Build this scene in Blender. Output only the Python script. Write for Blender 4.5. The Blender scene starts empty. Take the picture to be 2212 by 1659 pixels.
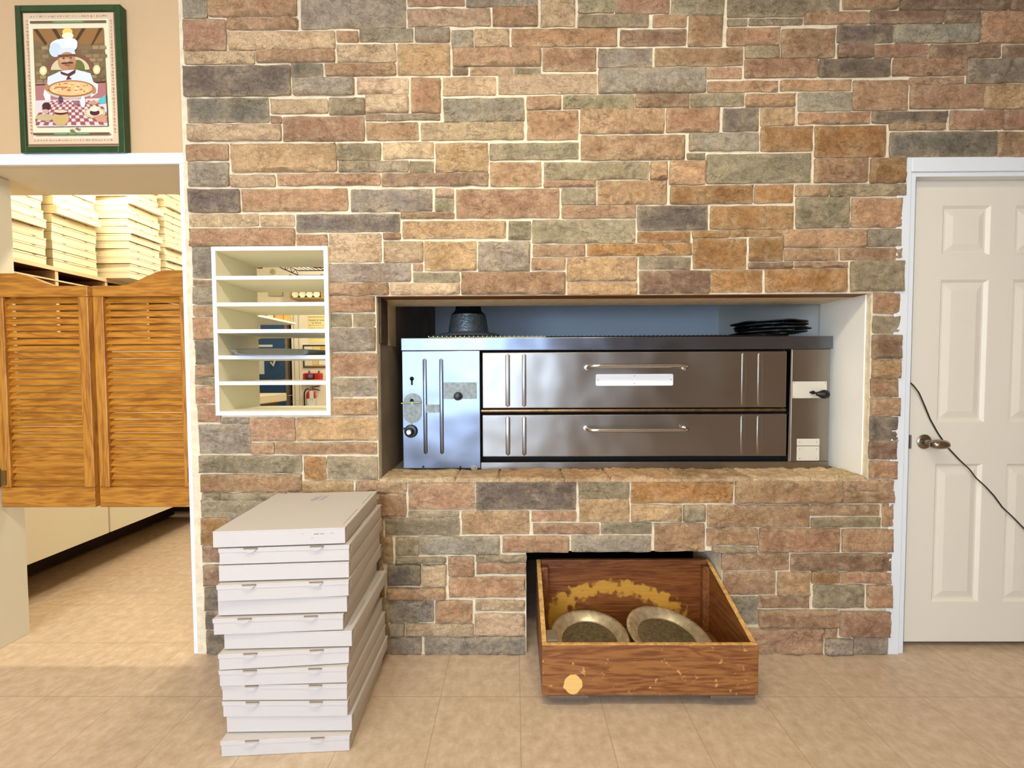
import bpy, bmesh, math, random
from mathutils import Vector, Matrix, noise
R = random.Random(7)
C = bpy.context.scene.collection
PI = math.pi

# ------------------------------------------------------------------ camera model
F, PITCH, YAW, ROLL, CH = 862.36, 0.0321850, -0.0063696, -0.0044047, 1.24651
_f = Vector((math.sin(YAW)*math.cos(PITCH), math.cos(YAW)*math.cos(PITCH), -math.sin(PITCH)))
_r = Vector((math.cos(YAW), -math.sin(YAW), 0)); _u = _r.cross(_f)
RT = _r*math.cos(ROLL) + _u*math.sin(ROLL); UP = -_r*math.sin(ROLL) + _u*math.cos(ROLL)
CAM = Vector((0, 0, CH))
def ray(px, py): return _f + RT*((px-1106)/F) - UP*((py-829.5)/F)
def at(px, py, Y):
    d = ray(px, py); return CAM + d*(Y/d.y)
def atz(px, py, z):
    d = ray(px, py); return CAM + d*((z-CH)/d.z)
def rect(x0, y0, x1, y1, Y):
    xm, ym = (x0+x1)/2, (y0+y1)/2
    return at(x0, ym, Y).x, at(x1, ym, Y).x, at(xm, y1, Y).z, at(xm, y0, Y).z   # X0 X1 Z0 Z1

# ------------------------------------------------------------------ materials
def lin(c):
    return tuple(((v/255)/12.92 if v/255 <= .04045 else ((v/255+.055)/1.055)**2.4) for v in c)
MATS = {}
def mat(name, col, rough=.6, metal=0., var=0., vscale=8., bump=0., bscale=60., emit=0., spec=.5, stretch=(1,1,1), col2=None, clear=0.):
    if name in MATS: return MATS[name]
    m = bpy.data.materials.new(name); m.use_nodes = True
    nt = m.node_tree; N = nt.nodes; L = nt.links
    b = N['Principled BSDF']
    c = (*lin(col), 1)
    b.inputs['Base Color'].default_value = c
    b.inputs['Roughness'].default_value = rough
    b.inputs['Metallic'].default_value = metal
    b.inputs['Specular IOR Level'].default_value = spec
    if clear: b.inputs['Coat Weight'].default_value = clear; b.inputs['Coat Roughness'].default_value = .15
    if emit:
        b.inputs['Emission Color'].default_value = c; b.inputs['Emission Strength'].default_value = emit
    if var or bump:
        tc = N.new('ShaderNodeTexCoord'); mp = N.new('ShaderNodeMapping'); mp.inputs['Scale'].default_value = stretch
        L.new(tc.outputs['Object'], mp.inputs['Vector'])
    if var:
        n = N.new('ShaderNodeTexNoise'); n.inputs['Scale'].default_value = vscale; n.inputs['Detail'].default_value = 6
        L.new(mp.outputs['Vector'], n.inputs['Vector'])
        cr = N.new('ShaderNodeValToRGB')
        cr.color_ramp.elements[0].position = .3; cr.color_ramp.elements[1].position = .7
        lo = lin(col2) if col2 else tuple(v*(1-var) for v in c[:3])
        hi = c[:3] if col2 else tuple(min(1, v*(1+var)) for v in c[:3])
        cr.color_ramp.elements[0].color = (*lo, 1); cr.color_ramp.elements[1].color = (*hi, 1)
        L.new(n.outputs['Fac'], cr.inputs['Fac']); L.new(cr.outputs['Color'], b.inputs['Base Color'])
    if bump:
        n2 = N.new('ShaderNodeTexNoise'); n2.inputs['Scale'].default_value = bscale; n2.inputs['Detail'].default_value = 4
        L.new(mp.outputs['Vector'], n2.inputs['Vector'])
        bp = N.new('ShaderNodeBump'); bp.inputs['Strength'].default_value = bump; bp.inputs['Distance'].default_value = .01
        L.new(n2.outputs['Fac'], bp.inputs['Height']); L.new(bp.outputs['Normal'], b.inputs['Normal'])
    MATS[name] = m; return m

def wood(name, light, dark, axis=0, scale=1., rough=.4, spots=(), grain=1., worn=None):
    """long grain along one axis, plus worn patches of their own shape: (centre, radii, colour, noise)"""
    m = bpy.data.materials.new(name); m.use_nodes = True
    nt = m.node_tree; N = nt.nodes; L = nt.links; b = N['Principled BSDF']
    b.inputs['Roughness'].default_value = rough
    tc = N.new('ShaderNodeTexCoord'); mp = N.new('ShaderNodeMapping')
    s = [14*scale]*3; s[axis] = 1.6*scale
    mp.inputs['Scale'].default_value = s
    L.new(tc.outputs['Object'], mp.inputs['Vector'])
    n1 = N.new('ShaderNodeTexNoise'); n1.inputs['Scale'].default_value = 1.3; n1.inputs['Detail'].default_value = 3; n1.inputs['Distortion'].default_value = .8
    L.new(mp.outputs['Vector'], n1.inputs['Vector'])
    mu = N.new('ShaderNodeMath'); mu.operation = 'MULTIPLY'; mu.inputs[1].default_value = 34*grain
    L.new(n1.outputs['Fac'], mu.inputs[0])
    sn = N.new('ShaderNodeMath'); sn.operation = 'SINE'; L.new(mu.outputs[0], sn.inputs[0])
    n2 = N.new('ShaderNodeTexNoise'); n2.inputs['Scale'].default_value = 9; n2.inputs['Detail'].default_value = 5
    L.new(mp.outputs['Vector'], n2.inputs['Vector'])
    ma = N.new('ShaderNodeMath'); ma.operation = 'MULTIPLY_ADD'; ma.inputs[1].default_value = .16
    L.new(sn.outputs[0], ma.inputs[0]); L.new(n2.outputs['Fac'], ma.inputs[2])
    cr = N.new('ShaderNodeValToRGB'); cr.color_ramp.elements[0].position = .25; cr.color_ramp.elements[1].position = .7
    cr.color_ramp.elements[0].color = (*lin(dark), 1); cr.color_ramp.elements[1].color = (*lin(light), 1)
    L.new(ma.outputs[0], cr.inputs['Fac'])
    out = cr.outputs['Color']
    if worn:
        wn = N.new('ShaderNodeTexNoise'); wn.inputs['Scale'].default_value = worn[1]; wn.inputs['Detail'].default_value = 8
        L.new(tc.outputs['Object'], wn.inputs['Vector'])
        wr = N.new('ShaderNodeValToRGB'); wr.color_ramp.elements[0].position = worn[2]; wr.color_ramp.elements[1].position = worn[2]+.08
        L.new(wn.outputs['Fac'], wr.inputs['Fac'])
        mx = N.new('ShaderNodeMix'); mx.data_type = 'RGBA'
        L.new(wr.outputs['Color'], mx.inputs[0]); L.new(out, mx.inputs[6]); mx.inputs[7].default_value = (*lin(worn[0]), 1)
        out = mx.outputs[2]
    for (cen, rad, colr, nz, inner) in spots:
        sub = N.new('ShaderNodeVectorMath'); sub.operation = 'SUBTRACT'; sub.inputs[1].default_value = cen
        L.new(tc.outputs['Object'], sub.inputs[0])
        dv = N.new('ShaderNodeVectorMath'); dv.operation = 'DIVIDE'; dv.inputs[1].default_value = rad
        L.new(sub.outputs[0], dv.inputs[0])
        ln = N.new('ShaderNodeVectorMath'); ln.operation = 'LENGTH'; L.new(dv.outputs[0], ln.inputs[0])
        nn = N.new('ShaderNodeTexNoise'); nn.inputs['Scale'].default_value = 30; nn.inputs['Detail'].default_value = 6
        L.new(tc.outputs['Object'], nn.inputs['Vector'])
        ad = N.new('ShaderNodeMath'); ad.operation = 'MULTIPLY_ADD'; ad.inputs[1].default_value = nz
        L.new(nn.outputs['Fac'], ad.inputs[0]); L.new(ln.outputs['Value'], ad.inputs[2])
        rr = N.new('ShaderNodeValToRGB'); e = rr.color_ramp.elements
        k = nz*.5
        if inner:
            e[0].position = min(.98, (inner+k)/2); e[0].color = (0,0,0,1); e[1].position = min(.99, (inner+k+.12)/2); e[1].color = (1,1,1,1)
            a = e.new(min(.99, (1+k)/2)); a.color = (1,1,1,1); a2 = e.new(min(1., (1+k+.1)/2)); a2.color = (0,0,0,1)
        else:
            e[0].position = (1+k)/2-.02; e[0].color = (1,1,1,1); e[1].position = (1+k)/2+.02; e[1].color = (0,0,0,1)
        hv = N.new('ShaderNodeMath'); hv.operation = 'MULTIPLY'; hv.inputs[1].default_value = .5
        L.new(ad.outputs[0], hv.inputs[0]); L.new(hv.outputs[0], rr.inputs['Fac'])
        mx = N.new('ShaderNodeMix'); mx.data_type = 'RGBA'
        L.new(rr.outputs['Color'], mx.inputs[0]); L.new(out, mx.inputs[6]); mx.inputs[7].default_value = (*lin(colr), 1)
        out = mx.outputs[2]
    L.new(out, b.inputs['Base Color'])
    bp = N.new('ShaderNodeBump'); bp.inputs['Strength'].default_value = .25; bp.inputs['Distance'].default_value = .004
    L.new(ma.outputs[0], bp.inputs['Height']); L.new(bp.outputs['Normal'], b.inputs['Normal'])
    return m

def stone_mat():
    m = bpy.data.materials.new('ledgestone'); m.use_nodes = True
    nt = m.node_tree; N = nt.nodes; L = nt.links; b = N['Principled BSDF']
    b.inputs['Roughness'].default_value = .75; b.inputs['Specular IOR Level'].default_value = .3
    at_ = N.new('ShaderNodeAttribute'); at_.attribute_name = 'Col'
    tc = N.new('ShaderNodeTexCoord')
    def nz(scale, det, rough=.6):
        n = N.new('ShaderNodeTexNoise'); n.inputs['Scale'].default_value = scale; n.inputs['Detail'].default_value = det
        n.inputs['Roughness'].default_value = rough
        L.new(tc.outputs['Object'], n.inputs['Vector']); return n
    n1 = nz(13, 6, .65); n2 = nz(48, 8, .75); n3 = nz(6, 4)
    # pale bloom where the noise is high, darker iron staining where low
    r1 = N.new('ShaderNodeValToRGB'); r1.color_ramp.elements[0].position = .46; r1.color_ramp.elements[1].position = .78
    r1.color_ramp.elements[1].color = (.55, .55, .55, 1)
    L.new(n1.outputs['Fac'], r1.inputs['Fac'])
    mx = N.new('ShaderNodeMix'); mx.data_type = 'RGBA'
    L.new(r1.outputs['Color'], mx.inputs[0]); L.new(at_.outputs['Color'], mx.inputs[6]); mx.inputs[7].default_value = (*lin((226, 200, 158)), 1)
    r3 = N.new('ShaderNodeValToRGB'); r3.color_ramp.elements[0].position = .3; r3.color_ramp.elements[1].position = .55
    r3.color_ramp.elements[0].color = (.74, .71, .68, 1); r3.color_ramp.elements[1].color = (1, 1, 1, 1)
    L.new(n3.outputs['Fac'], r3.inputs['Fac'])
    m2 = N.new('ShaderNodeMix'); m2.data_type = 'RGBA'; m2.blend_type = 'MULTIPLY'; m2.inputs[0].default_value = 1
    L.new(mx.outputs[2], m2.inputs[6]); L.new(r3.outputs['Color'], m2.inputs[7])
    r2 = N.new('ShaderNodeValToRGB'); r2.color_ramp.elements[0].position = .3; r2.color_ramp.elements[1].position = .72
    r2.color_ramp.elements[0].color = (.72, .71, .69, 1); r2.color_ramp.elements[1].color = (1.22, 1.22, 1.22, 1)
    L.new(n2.outputs['Fac'], r2.inputs['Fac'])
    m3 = N.new('ShaderNodeMix'); m3.data_type = 'RGBA'; m3.blend_type = 'MULTIPLY'; m3.inputs[0].default_value = 1
    L.new(m2.outputs[2], m3.inputs[6]); L.new(r2.outputs['Color'], m3.inputs[7])
    # fissures: thin dark lines where a stretched noise crosses its middle, only in places
    mp = N.new('ShaderNodeMapping'); mp.inputs['Scale'].default_value = (1, 1, 1.9); L.new(tc.outputs['Object'], mp.inputs['Vector'])
    n5 = N.new('ShaderNodeTexNoise'); n5.inputs['Scale'].default_value = 15; n5.inputs['Detail'].default_value = 7; n5.inputs['Roughness'].default_value = .62; n5.inputs['Distortion'].default_value = .6
    L.new(mp.outputs['Vector'], n5.inputs['Vector'])
    su = N.new('ShaderNodeMath'); su.operation = 'SUBTRACT'; su.inputs[1].default_value = .5; L.new(n5.outputs['Fac'], su.inputs[0])
    ab = N.new('ShaderNodeMath'); ab.operation = 'ABSOLUTE'; L.new(su.outputs[0], ab.inputs[0])
    cm = N.new('ShaderNodeMapRange'); cm.inputs[1].default_value = 0; cm.inputs[2].default_value = .022; cm.inputs[3].default_value = .66; cm.inputs[4].default_value = 1
    L.new(ab.outputs[0], cm.inputs[0])
    n6 = nz(8, 3); ms = N.new('ShaderNodeMapRange'); ms.inputs[1].default_value = .5; ms.inputs[2].default_value = .64; L.new(n6.outputs['Fac'], ms.inputs[0])
    m5 = N.new('ShaderNodeMix'); m5.data_type = 'RGBA'; m5.blend_type = 'MULTIPLY'
    L.new(ms.outputs[0], m5.inputs[0]); L.new(m3.outputs[2], m5.inputs[6]); L.new(cm.outputs[0], m5.inputs[7])
    # fine pitting
    n7 = nz(190, 4, .7); r7 = N.new('ShaderNodeValToRGB'); r7.color_ramp.elements[0].position = .33; r7.color_ramp.elements[1].position = .66
    r7.color_ramp.elements[0].color = (.7, .68, .65, 1); r7.color_ramp.elements[1].color = (1.18, 1.17, 1.15, 1); L.new(n7.outputs['Fac'], r7.inputs['Fac'])
    m7 = N.new('ShaderNodeMix'); m7.data_type = 'RGBA'; m7.blend_type = 'MULTIPLY'; m7.inputs[0].default_value = .8
    L.new(m5.outputs[2], m7.inputs[6]); L.new(r7.outputs['Color'], m7.inputs[7])
    L.new(m7.outputs[2], b.inputs['Base Color'])
    hs = N.new('ShaderNodeMath'); hs.operation = 'MULTIPLY_ADD'; hs.inputs[1].default_value = .5; L.new(cm.outputs[0], hs.inputs[0])
    h2 = N.new('ShaderNodeMath'); h2.operation = 'MULTIPLY_ADD'; h2.inputs[1].default_value = .25; L.new(n7.outputs['Fac'], h2.inputs[0]); L.new(n2.outputs['Fac'], h2.inputs[2])
    L.new(h2.outputs[0], hs.inputs[2])
    bp = N.new('ShaderNodeBump'); bp.inputs['Strength'].default_value = .9; bp.inputs['Distance'].default_value = .011
    L.new(hs.outputs[0], bp.inputs['Height']); L.new(bp.outputs['Normal'], b.inputs['Normal'])
    return m

def floor_mat(x0, y0, T):
    m = bpy.data.materials.new('vinyl_tile'); m.use_nodes = True
    nt = m.node_tree; N = nt.nodes; L = nt.links; b = N['Principled BSDF']
    b.inputs['Roughness'].default_value = .38; b.inputs['Specular IOR Level'].default_value = .35
    tc = N.new('ShaderNodeTexCoord')
    mp = N.new('ShaderNodeMapping'); mp.vector_type = 'TEXTURE'
    mp.inputs['Location'].default_value = (x0, y0, 0); mp.inputs['Scale'].default_value = (T, T, T)
    L.new(tc.outputs['Object'], mp.inputs['Vector'])
    sp = N.new('ShaderNodeSeparateXYZ'); L.new(mp.outputs['Vector'], sp.inputs[0])
    def edge(o):
        f = N.new('ShaderNodeMath'); f.operation = 'FRACT'; L.new(o, f.inputs[0])
        s = N.new('ShaderNodeMath'); s.operation = 'SUBTRACT'; L.new(f.outputs[0], s.inputs[0]); s.inputs[1].default_value = .5
        a = N.new('ShaderNodeMath'); a.operation = 'ABSOLUTE'; L.new(s.outputs[0], a.inputs[0])
        g = N.new('ShaderNodeMath'); g.operation = 'GREATER_THAN'; L.new(a.outputs[0], g.inputs[0]); g.inputs[1].default_value = .4958
        return g
    e1, e2 = edge(sp.outputs[0]), edge(sp.outputs[1])
    mxm = N.new('ShaderNodeMath'); mxm.operation = 'MAXIMUM'; L.new(e1.outputs[0], mxm.inputs[0]); L.new(e2.outputs[0], mxm.inputs[1])
    fl = N.new('ShaderNodeVectorMath'); fl.operation = 'FLOOR'; L.new(mp.outputs['Vector'], fl.inputs[0])
    wn = N.new('ShaderNodeTexWhiteNoise'); L.new(fl.outputs[0], wn.inputs['Vector'])
    n = N.new('ShaderNodeTexNoise'); n.inputs['Scale'].default_value = 26; n.inputs['Detail'].default_value = 5; n.inputs['Roughness'].default_value = .65
    L.new(tc.outputs['Object'], n.inputs['Vector'])
    cr = N.new('ShaderNodeValToRGB'); e = cr.color_ramp.elements
    e[0].position = .3; e[0].color = (*lin((184, 158, 130)), 1); e[1].position = .72; e[1].color = (*lin((214, 192, 164)), 1)
    k = e.new(.52); k.color = (*lin((200, 176, 147)), 1)
    L.new(n.outputs['Fac'], cr.inputs['Fac'])
    tv = N.new('ShaderNodeMapRange'); tv.inputs[3].default_value = .985; tv.inputs[4].default_value = 1.015; L.new(wn.outputs['Value'], tv.inputs[0])
    mu = N.new('ShaderNodeMix'); mu.data_type = 'RGBA'; mu.blend_type = 'MULTIPLY'; mu.inputs[0].default_value = 1
    L.new(cr.outputs['Color'], mu.inputs[6]); L.new(tv.outputs[0], mu.inputs[7])
    j = N.new('ShaderNodeMix'); j.data_type = 'RGBA'; L.new(mxm.outputs[0], j.inputs[0]); L.new(mu.outputs[2], j.inputs[6])
    j.inputs[7].default_value = (*lin((168, 144, 116)), 1)
    L.new(j.outputs[2], b.inputs['Base Color'])
    return m

def steel(name, col, rough, axis=0, smear=.12):
    m = bpy.data.materials.new(name); m.use_nodes = True
    nt = m.node_tree; N = nt.nodes; L = nt.links; b = N['Principled BSDF']
    b.inputs['Base Color'].default_value = (*lin(col), 1); b.inputs['Metallic'].default_value = 1
    tc = N.new('ShaderNodeTexCoord'); mp = N.new('ShaderNodeMapping'); s = [900]*3; s[axis] = 12; mp.inputs['Scale'].default_value = s
    L.new(tc.outputs['Object'], mp.inputs['Vector'])
    n = N.new('ShaderNodeTexNoise'); n.inputs['Scale'].default_value = 1; n.inputs['Detail'].default_value = 2
    L.new(mp.outputs['Vector'], n.inputs['Vector'])
    n2 = N.new('ShaderNodeTexNoise'); n2.inputs['Scale'].default_value = 4; n2.inputs['Detail'].default_value = 3
    L.new(tc.outputs['Object'], n2.inputs['Vector'])
    mr = N.new('ShaderNodeMapRange'); mr.inputs[1].default_value = .35; mr.inputs[2].default_value = .7
    mr.inputs[1].default_value = .2; mr.inputs[2].default_value = .85; mr.inputs[3].default_value = rough; mr.inputs[4].default_value = rough+smear
    L.new(n2.outputs['Fac'], mr.inputs[0]); L.new(mr.outputs[0], b.inputs['Roughness'])
    n3 = N.new('ShaderNodeTexNoise'); n3.inputs['Scale'].default_value = 5; n3.inputs['Detail'].default_value = 1
    L.new(tc.outputs['Object'], n3.inputs['Vector'])
    b1 = N.new('ShaderNodeBump'); b1.inputs['Strength'].default_value = .45; b1.inputs['Distance'].default_value = .02
    L.new(n3.outputs['Fac'], b1.inputs['Height'])
    bp = N.new('ShaderNodeBump'); bp.inputs['Strength'].default_value = .05; bp.inputs['Distance'].default_value = .001
    L.new(n.outputs['Fac'], bp.inputs['Height']); L.new(b1.outputs['Normal'], bp.inputs['Normal'])
    L.new(bp.outputs['Normal'], b.inputs['Normal'])
    return m

M_stone = stone_mat()
M_mortar = mat('mortar', (230, 214, 180), .9, var=.12, vscale=30, bump=.5, bscale=120)
M_sillmortar = mat('sill_mortar', (196, 176, 128), .9, var=.15, vscale=20, bump=.5)
M_white = mat('white_trim_paint', (228, 232, 230), .45)
M_door = mat('door_white_paint', (228, 220, 198), .45, bump=.03, bscale=400)
M_beige = mat('beige_wall_paint', (206, 173, 128), .7, bump=.06, bscale=200)
M_jamb = mat('jamb_paint', (222, 214, 190), .6)
M_cream = mat('kitchen_cream_paint', (250, 243, 220), .6)
M_roomwall = mat('room_wall_paint', (150, 122, 92), .8)
M_ceil = mat('ceiling_paint', (232, 226, 212), .8)
M_melamine = mat('white_melamine', (226, 232, 236), .4)
M_melin = mat('cubby_warm_lit_cream', (244, 240, 214), .5)  # warm kitchen light put into the cubby's inside colour
M_niche = mat('niche_daylit_blue', (228, 238, 244), .6, bump=.04)  # cool daylight tint put into the back wall colour
M_nicheL = mat('niche_shaded_grey', (128, 116, 100), .75, var=.2, vscale=6)  # shade of the left wall put into a darker grey
M_nicheR = mat('niche_lit_cream', (252, 249, 234), .6)  # colour lifted towards white in place of light on the right wall
M_dark = mat('void_shade', (14, 12, 10), .9)  # near-black stands in for shade inside the cave, gaps and holes
M_oak = wood('golden_oak', (188, 128, 42), (148, 90, 22), 0, 1., .35)
M_oakv = wood('golden_oak_upright', (188, 128, 42), (148, 90, 22), 2, 1., .35)
M_box = mat('white_cardboard', (201, 193, 184), .65, bump=.03, bscale=500)
M_fridge = mat('fridge_white', (246, 240, 216), .4)
M_boxin = mat('cut_cardboard_edge', (128, 114, 100), .8)
M_kbox = mat('cream_white_cardboard', (222, 209, 176), .7)
M_black = mat('black_plastic', (18, 17, 16), .35)
M_blackm = mat('black_iron', (16, 15, 14), .5, metal=.3)
M_steel = steel('brushed_steel', (152, 147, 138), .27, 0)
M_steelv = steel('polished_steel_panel', (112, 117, 126), .25, 2)
M_chrome = mat('bright_chrome', (206, 208, 208), .16, metal=1)
M_plate = mat('nameplate_white', (236, 238, 234), .3, spec=.6)
M_platem = mat('worn_metal_plate', (122, 124, 114), .45, metal=.45, var=.3, vscale=60)
M_label = mat('label_pale_metal', (214, 206, 184), .5)
M_bell = mat('hammered_dark_steel', (96, 106, 108), .34, metal=.6, bump=.4, bscale=90, var=.25, vscale=60)
M_panrim = mat('tarnished_aluminium', (202, 188, 156), .36, metal=.6, var=.25, vscale=40)
M_panin = mat('baked_on_pan_base', (100, 86, 60), .7, var=.45, vscale=70, bump=.3, bscale=160)
M_brown = mat('brown_lintel_wood', (120, 74, 24), .6, var=.3, vscale=20, stretch=(.2, 1, 1))
M_cabin = mat('cupboard_brown_interior', (110, 66, 30), .7, var=.2)
M_pinkedge = mat('cupboard_edge_band', (214, 184, 146), .6)
M_navy = mat('blue_door_paint', (44, 84, 128), .45)
M_grey = mat('grey_metal', (150, 140, 128), .4, metal=.6)
M_red = mat('red_case_plastic', (196, 44, 30), .4)
M_green = mat('green_frame', (10, 60, 18), .3, var=.25, vscale=30, clear=.3)
M_frame_side = mat('frame_dark_side', (22, 14, 10), .4)

# ------------------------------------------------------------------ mesh builder
class MB:
    def __init__(s): s.v = []; s.f = []; s.mi = []
    def add(s, vs, fs, mi=0, M=None):
        o = len(s.v)
        s.v += [tuple(M @ Vector(p)) if M else tuple(p) for p in vs]
        for f in fs: s.f.append([i+o for i in f]); s.mi.append(mi)
        return s
    def box(s, x0, x1, y0, y1, z0, z1, mi=0, M=None):
        if x0 > x1: x0, x1 = x1, x0
        if y0 > y1: y0, y1 = y1, y0
        if z0 > z1: z0, z1 = z1, z0
        v = [(x0,y0,z0),(x1,y0,z0),(x1,y1,z0),(x0,y1,z0),(x0,y0,z1),(x1,y0,z1),(x1,y1,z1),(x0,y1,z1)]
        return s.add(v, [[0,3,2,1],[4,5,6,7],[0,1,5,4],[1,2,6,5],[2,3,7,6],[3,0,4,7]], mi, M)
    def prism(s, poly, y0, y1, mi=0, M=None):
        """poly in (x,z), extruded along y"""
        n = len(poly)
        a = sum(poly[i][0]*poly[(i+1)%n][1]-poly[(i+1)%n][0]*poly[i][1] for i in range(n))
        if a < 0: poly = poly[::-1]
        v = [(x, y0, z) for x, z in poly]+[(x, y1, z) for x, z in poly]
        f = [list(range(n)), list(range(2*n-1, n-1, -1))]
        f += [[(i+1)%n, i, n+i, n+(i+1)%n] for i in range(n)]
        return s.add(v, f, mi, M)
    def lathe(s, prof, n=32, M=None, mi=0):
        """prof of (r,z) from bottom to top about z"""
        v = []; f = []
        for r, z in prof:
            for k in range(n):
                a = 2*PI*k/n; v.append((r*math.cos(a), r*math.sin(a), z))
        for i in range(len(prof)-1):
            for k in range(n):
                k2 = (k+1)%n; f.append([i*n+k, i*n+k2, (i+1)*n+k2, (i+1)*n+k])
        if prof[0][0] > 1e-5: f.append(list(range(n))[::-1])
        if prof[-1][0] > 1e-5: f.append([(len(prof)-1)*n+k for k in range(n)])
        return s.add(v, f, mi, M)
    def tube(s, pts, r, n=10, mi=0, cap=True):
        pts = [Vector(p) for p in pts]; v = []; f = []
        t = (pts[1]-pts[0]).normalized(); up = Vector((0,0,1)) if abs(t.z) < .9 else Vector((1,0,0))
        nx = t.cross(up).normalized()
        for i, p in enumerate(pts):
            if i == 0: t = pts[1]-pts[0]
            elif i == len(pts)-1: t = pts[-1]-pts[-2]
            else: t = (pts[i+1]-pts[i]).normalized()+(pts[i]-pts[i-1]).normalized()
            t.normalize(); nx = (nx-t*nx.dot(t)).normalized(); ny = t.cross(nx)
            rr = r[i] if isinstance(r, (list, tuple)) else r
            for k in range(n):
                a = 2*PI*k/n; v.append(p+(nx*math.cos(a)+ny*math.sin(a))*rr)
        for i in range(len(pts)-1):
            for k in range(n):
                k2 = (k+1)%n; f.append([i*n+k, i*n+k2, (i+1)*n+k2, (i+1)*n+k])
        if cap: f.append(list(range(n))[::-1]); f.append([(len(pts)-1)*n+k for k in range(n)])
        return s.add([tuple(q) for q in v], f, mi)
    def quad(s, a, b, c, d, mi=0): return s.add([a, b, c, d], [[0,1,2,3]], mi)
    def build(s, name, m, parent=None, bevel=0., smooth=False, origin=None, seg=2):
        me = bpy.data.meshes.new(name)
        if parent: o0 = Vector(parent['_o'])
        elif origin is not None: o0 = Vector(origin)
        else:
            xs, ys, zs = zip(*s.v); o0 = Vector(((min(xs)+max(xs))/2, (min(ys)+max(ys))/2, min(zs)))
        me.from_pydata([(x-o0.x, y-o0.y, z-o0.z) for x, y, z in s.v], [], s.f)
        for q in (m if isinstance(m, (list, tuple)) else [m]): me.materials.append(q)
        for p, i in zip(me.polygons, s.mi): p.material_index = i; p.use_smooth = smooth
        me.update()
        ob = bpy.data.objects.new(name, me); C.objects.link(ob)
        if parent: ob.parent = parent
        else: ob.location = o0
        ob['_o'] = tuple(o0)
        if bevel:
            b = ob.modifiers.new('bevel', 'BEVEL'); b.width = bevel; b.segments = seg; b.limit_method = 'ANGLE'; b.angle_limit = .6
        if smooth:
            me.set_sharp_from_angle(angle=.7)
        return ob
def tag(o, label, cat, group=None, kind=None):
    o['label'] = label; o['category'] = cat
    if group: o['group'] = group
    if kind: o['kind'] = kind
    return o
def thing(name, label, cat, loc, group=None):
    o = bpy.data.objects.new(name, None); C.objects.link(o); o.location = loc; o['_o'] = tuple(loc)
    o.empty_display_size = .05
    return tag(o, label, cat, group)
def struct(o): o['kind'] = 'structure'; return o
def copy_tree(o, parent=None):
    c = o.copy(); C.objects.link(c)
    if parent: c.parent = parent
    for ch in list(o.children): copy_tree(ch, c)
    return c
def RX(a): return Matrix.Rotation(a, 4, 'X')
def RY(a): return Matrix.Rotation(a, 4, 'Y')
def RZ(a): return Matrix.Rotation(a, 4, 'Z')
def TR(x, y, z): return Matrix.Translation((x, y, z))
def knob(mb, c, r, d, n=24, mi=0):
    """round knob facing the camera side (-y), seated at c"""
    mb.lathe([(r*.8, 0), (r, d*.15), (r, d*.6), (r*.85, d*.9), (r*.4, d), (0.0, d)], n, TR(*c) @ RX(PI/2), mi)
def disc(mb, c, r, d, n=28, sx=1., sz=1., mi=0):
    mb.lathe([(r, 0), (r, d*.7), (r-min(d*.3, r*.2), d), (0, d)], n, TR(*c) @ Matrix.Diagonal((sx, 1, sz, 1)) @ RX(PI/2), mi)
def text(s, size, loc, m, parent, name='lettering'):
    cu = bpy.data.curves.new(name, 'FONT'); cu.body = s; cu.size = size; cu.extrude = .0004; cu.align_x = 'LEFT'
    t = bpy.data.objects.new(name, cu); C.objects.link(t)
    bpy.context.view_layer.update()
    me = bpy.data.meshes.new_from_object(t.evaluated_get(bpy.context.evaluated_depsgraph_get()))
    bpy.data.objects.remove(t); bpy.data.curves.remove(cu)
    o0 = Vector(parent['_o'])
    me.transform(TR(*(Vector(loc)-o0)) @ RX(PI/2)); me.materials.clear(); me.materials.append(m)
    ob = bpy.data.objects.new(name, me); C.objects.link(ob); ob.parent = parent; ob['_o'] = tuple(o0)
    return ob

# ------------------------------------------------------------------ levels
W = 1.712      # stone face
WB = 1.722     # mortar face
WT = 2.00      # back of the wall
HC = 3.10      # room ceiling
TILE = .3048

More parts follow.
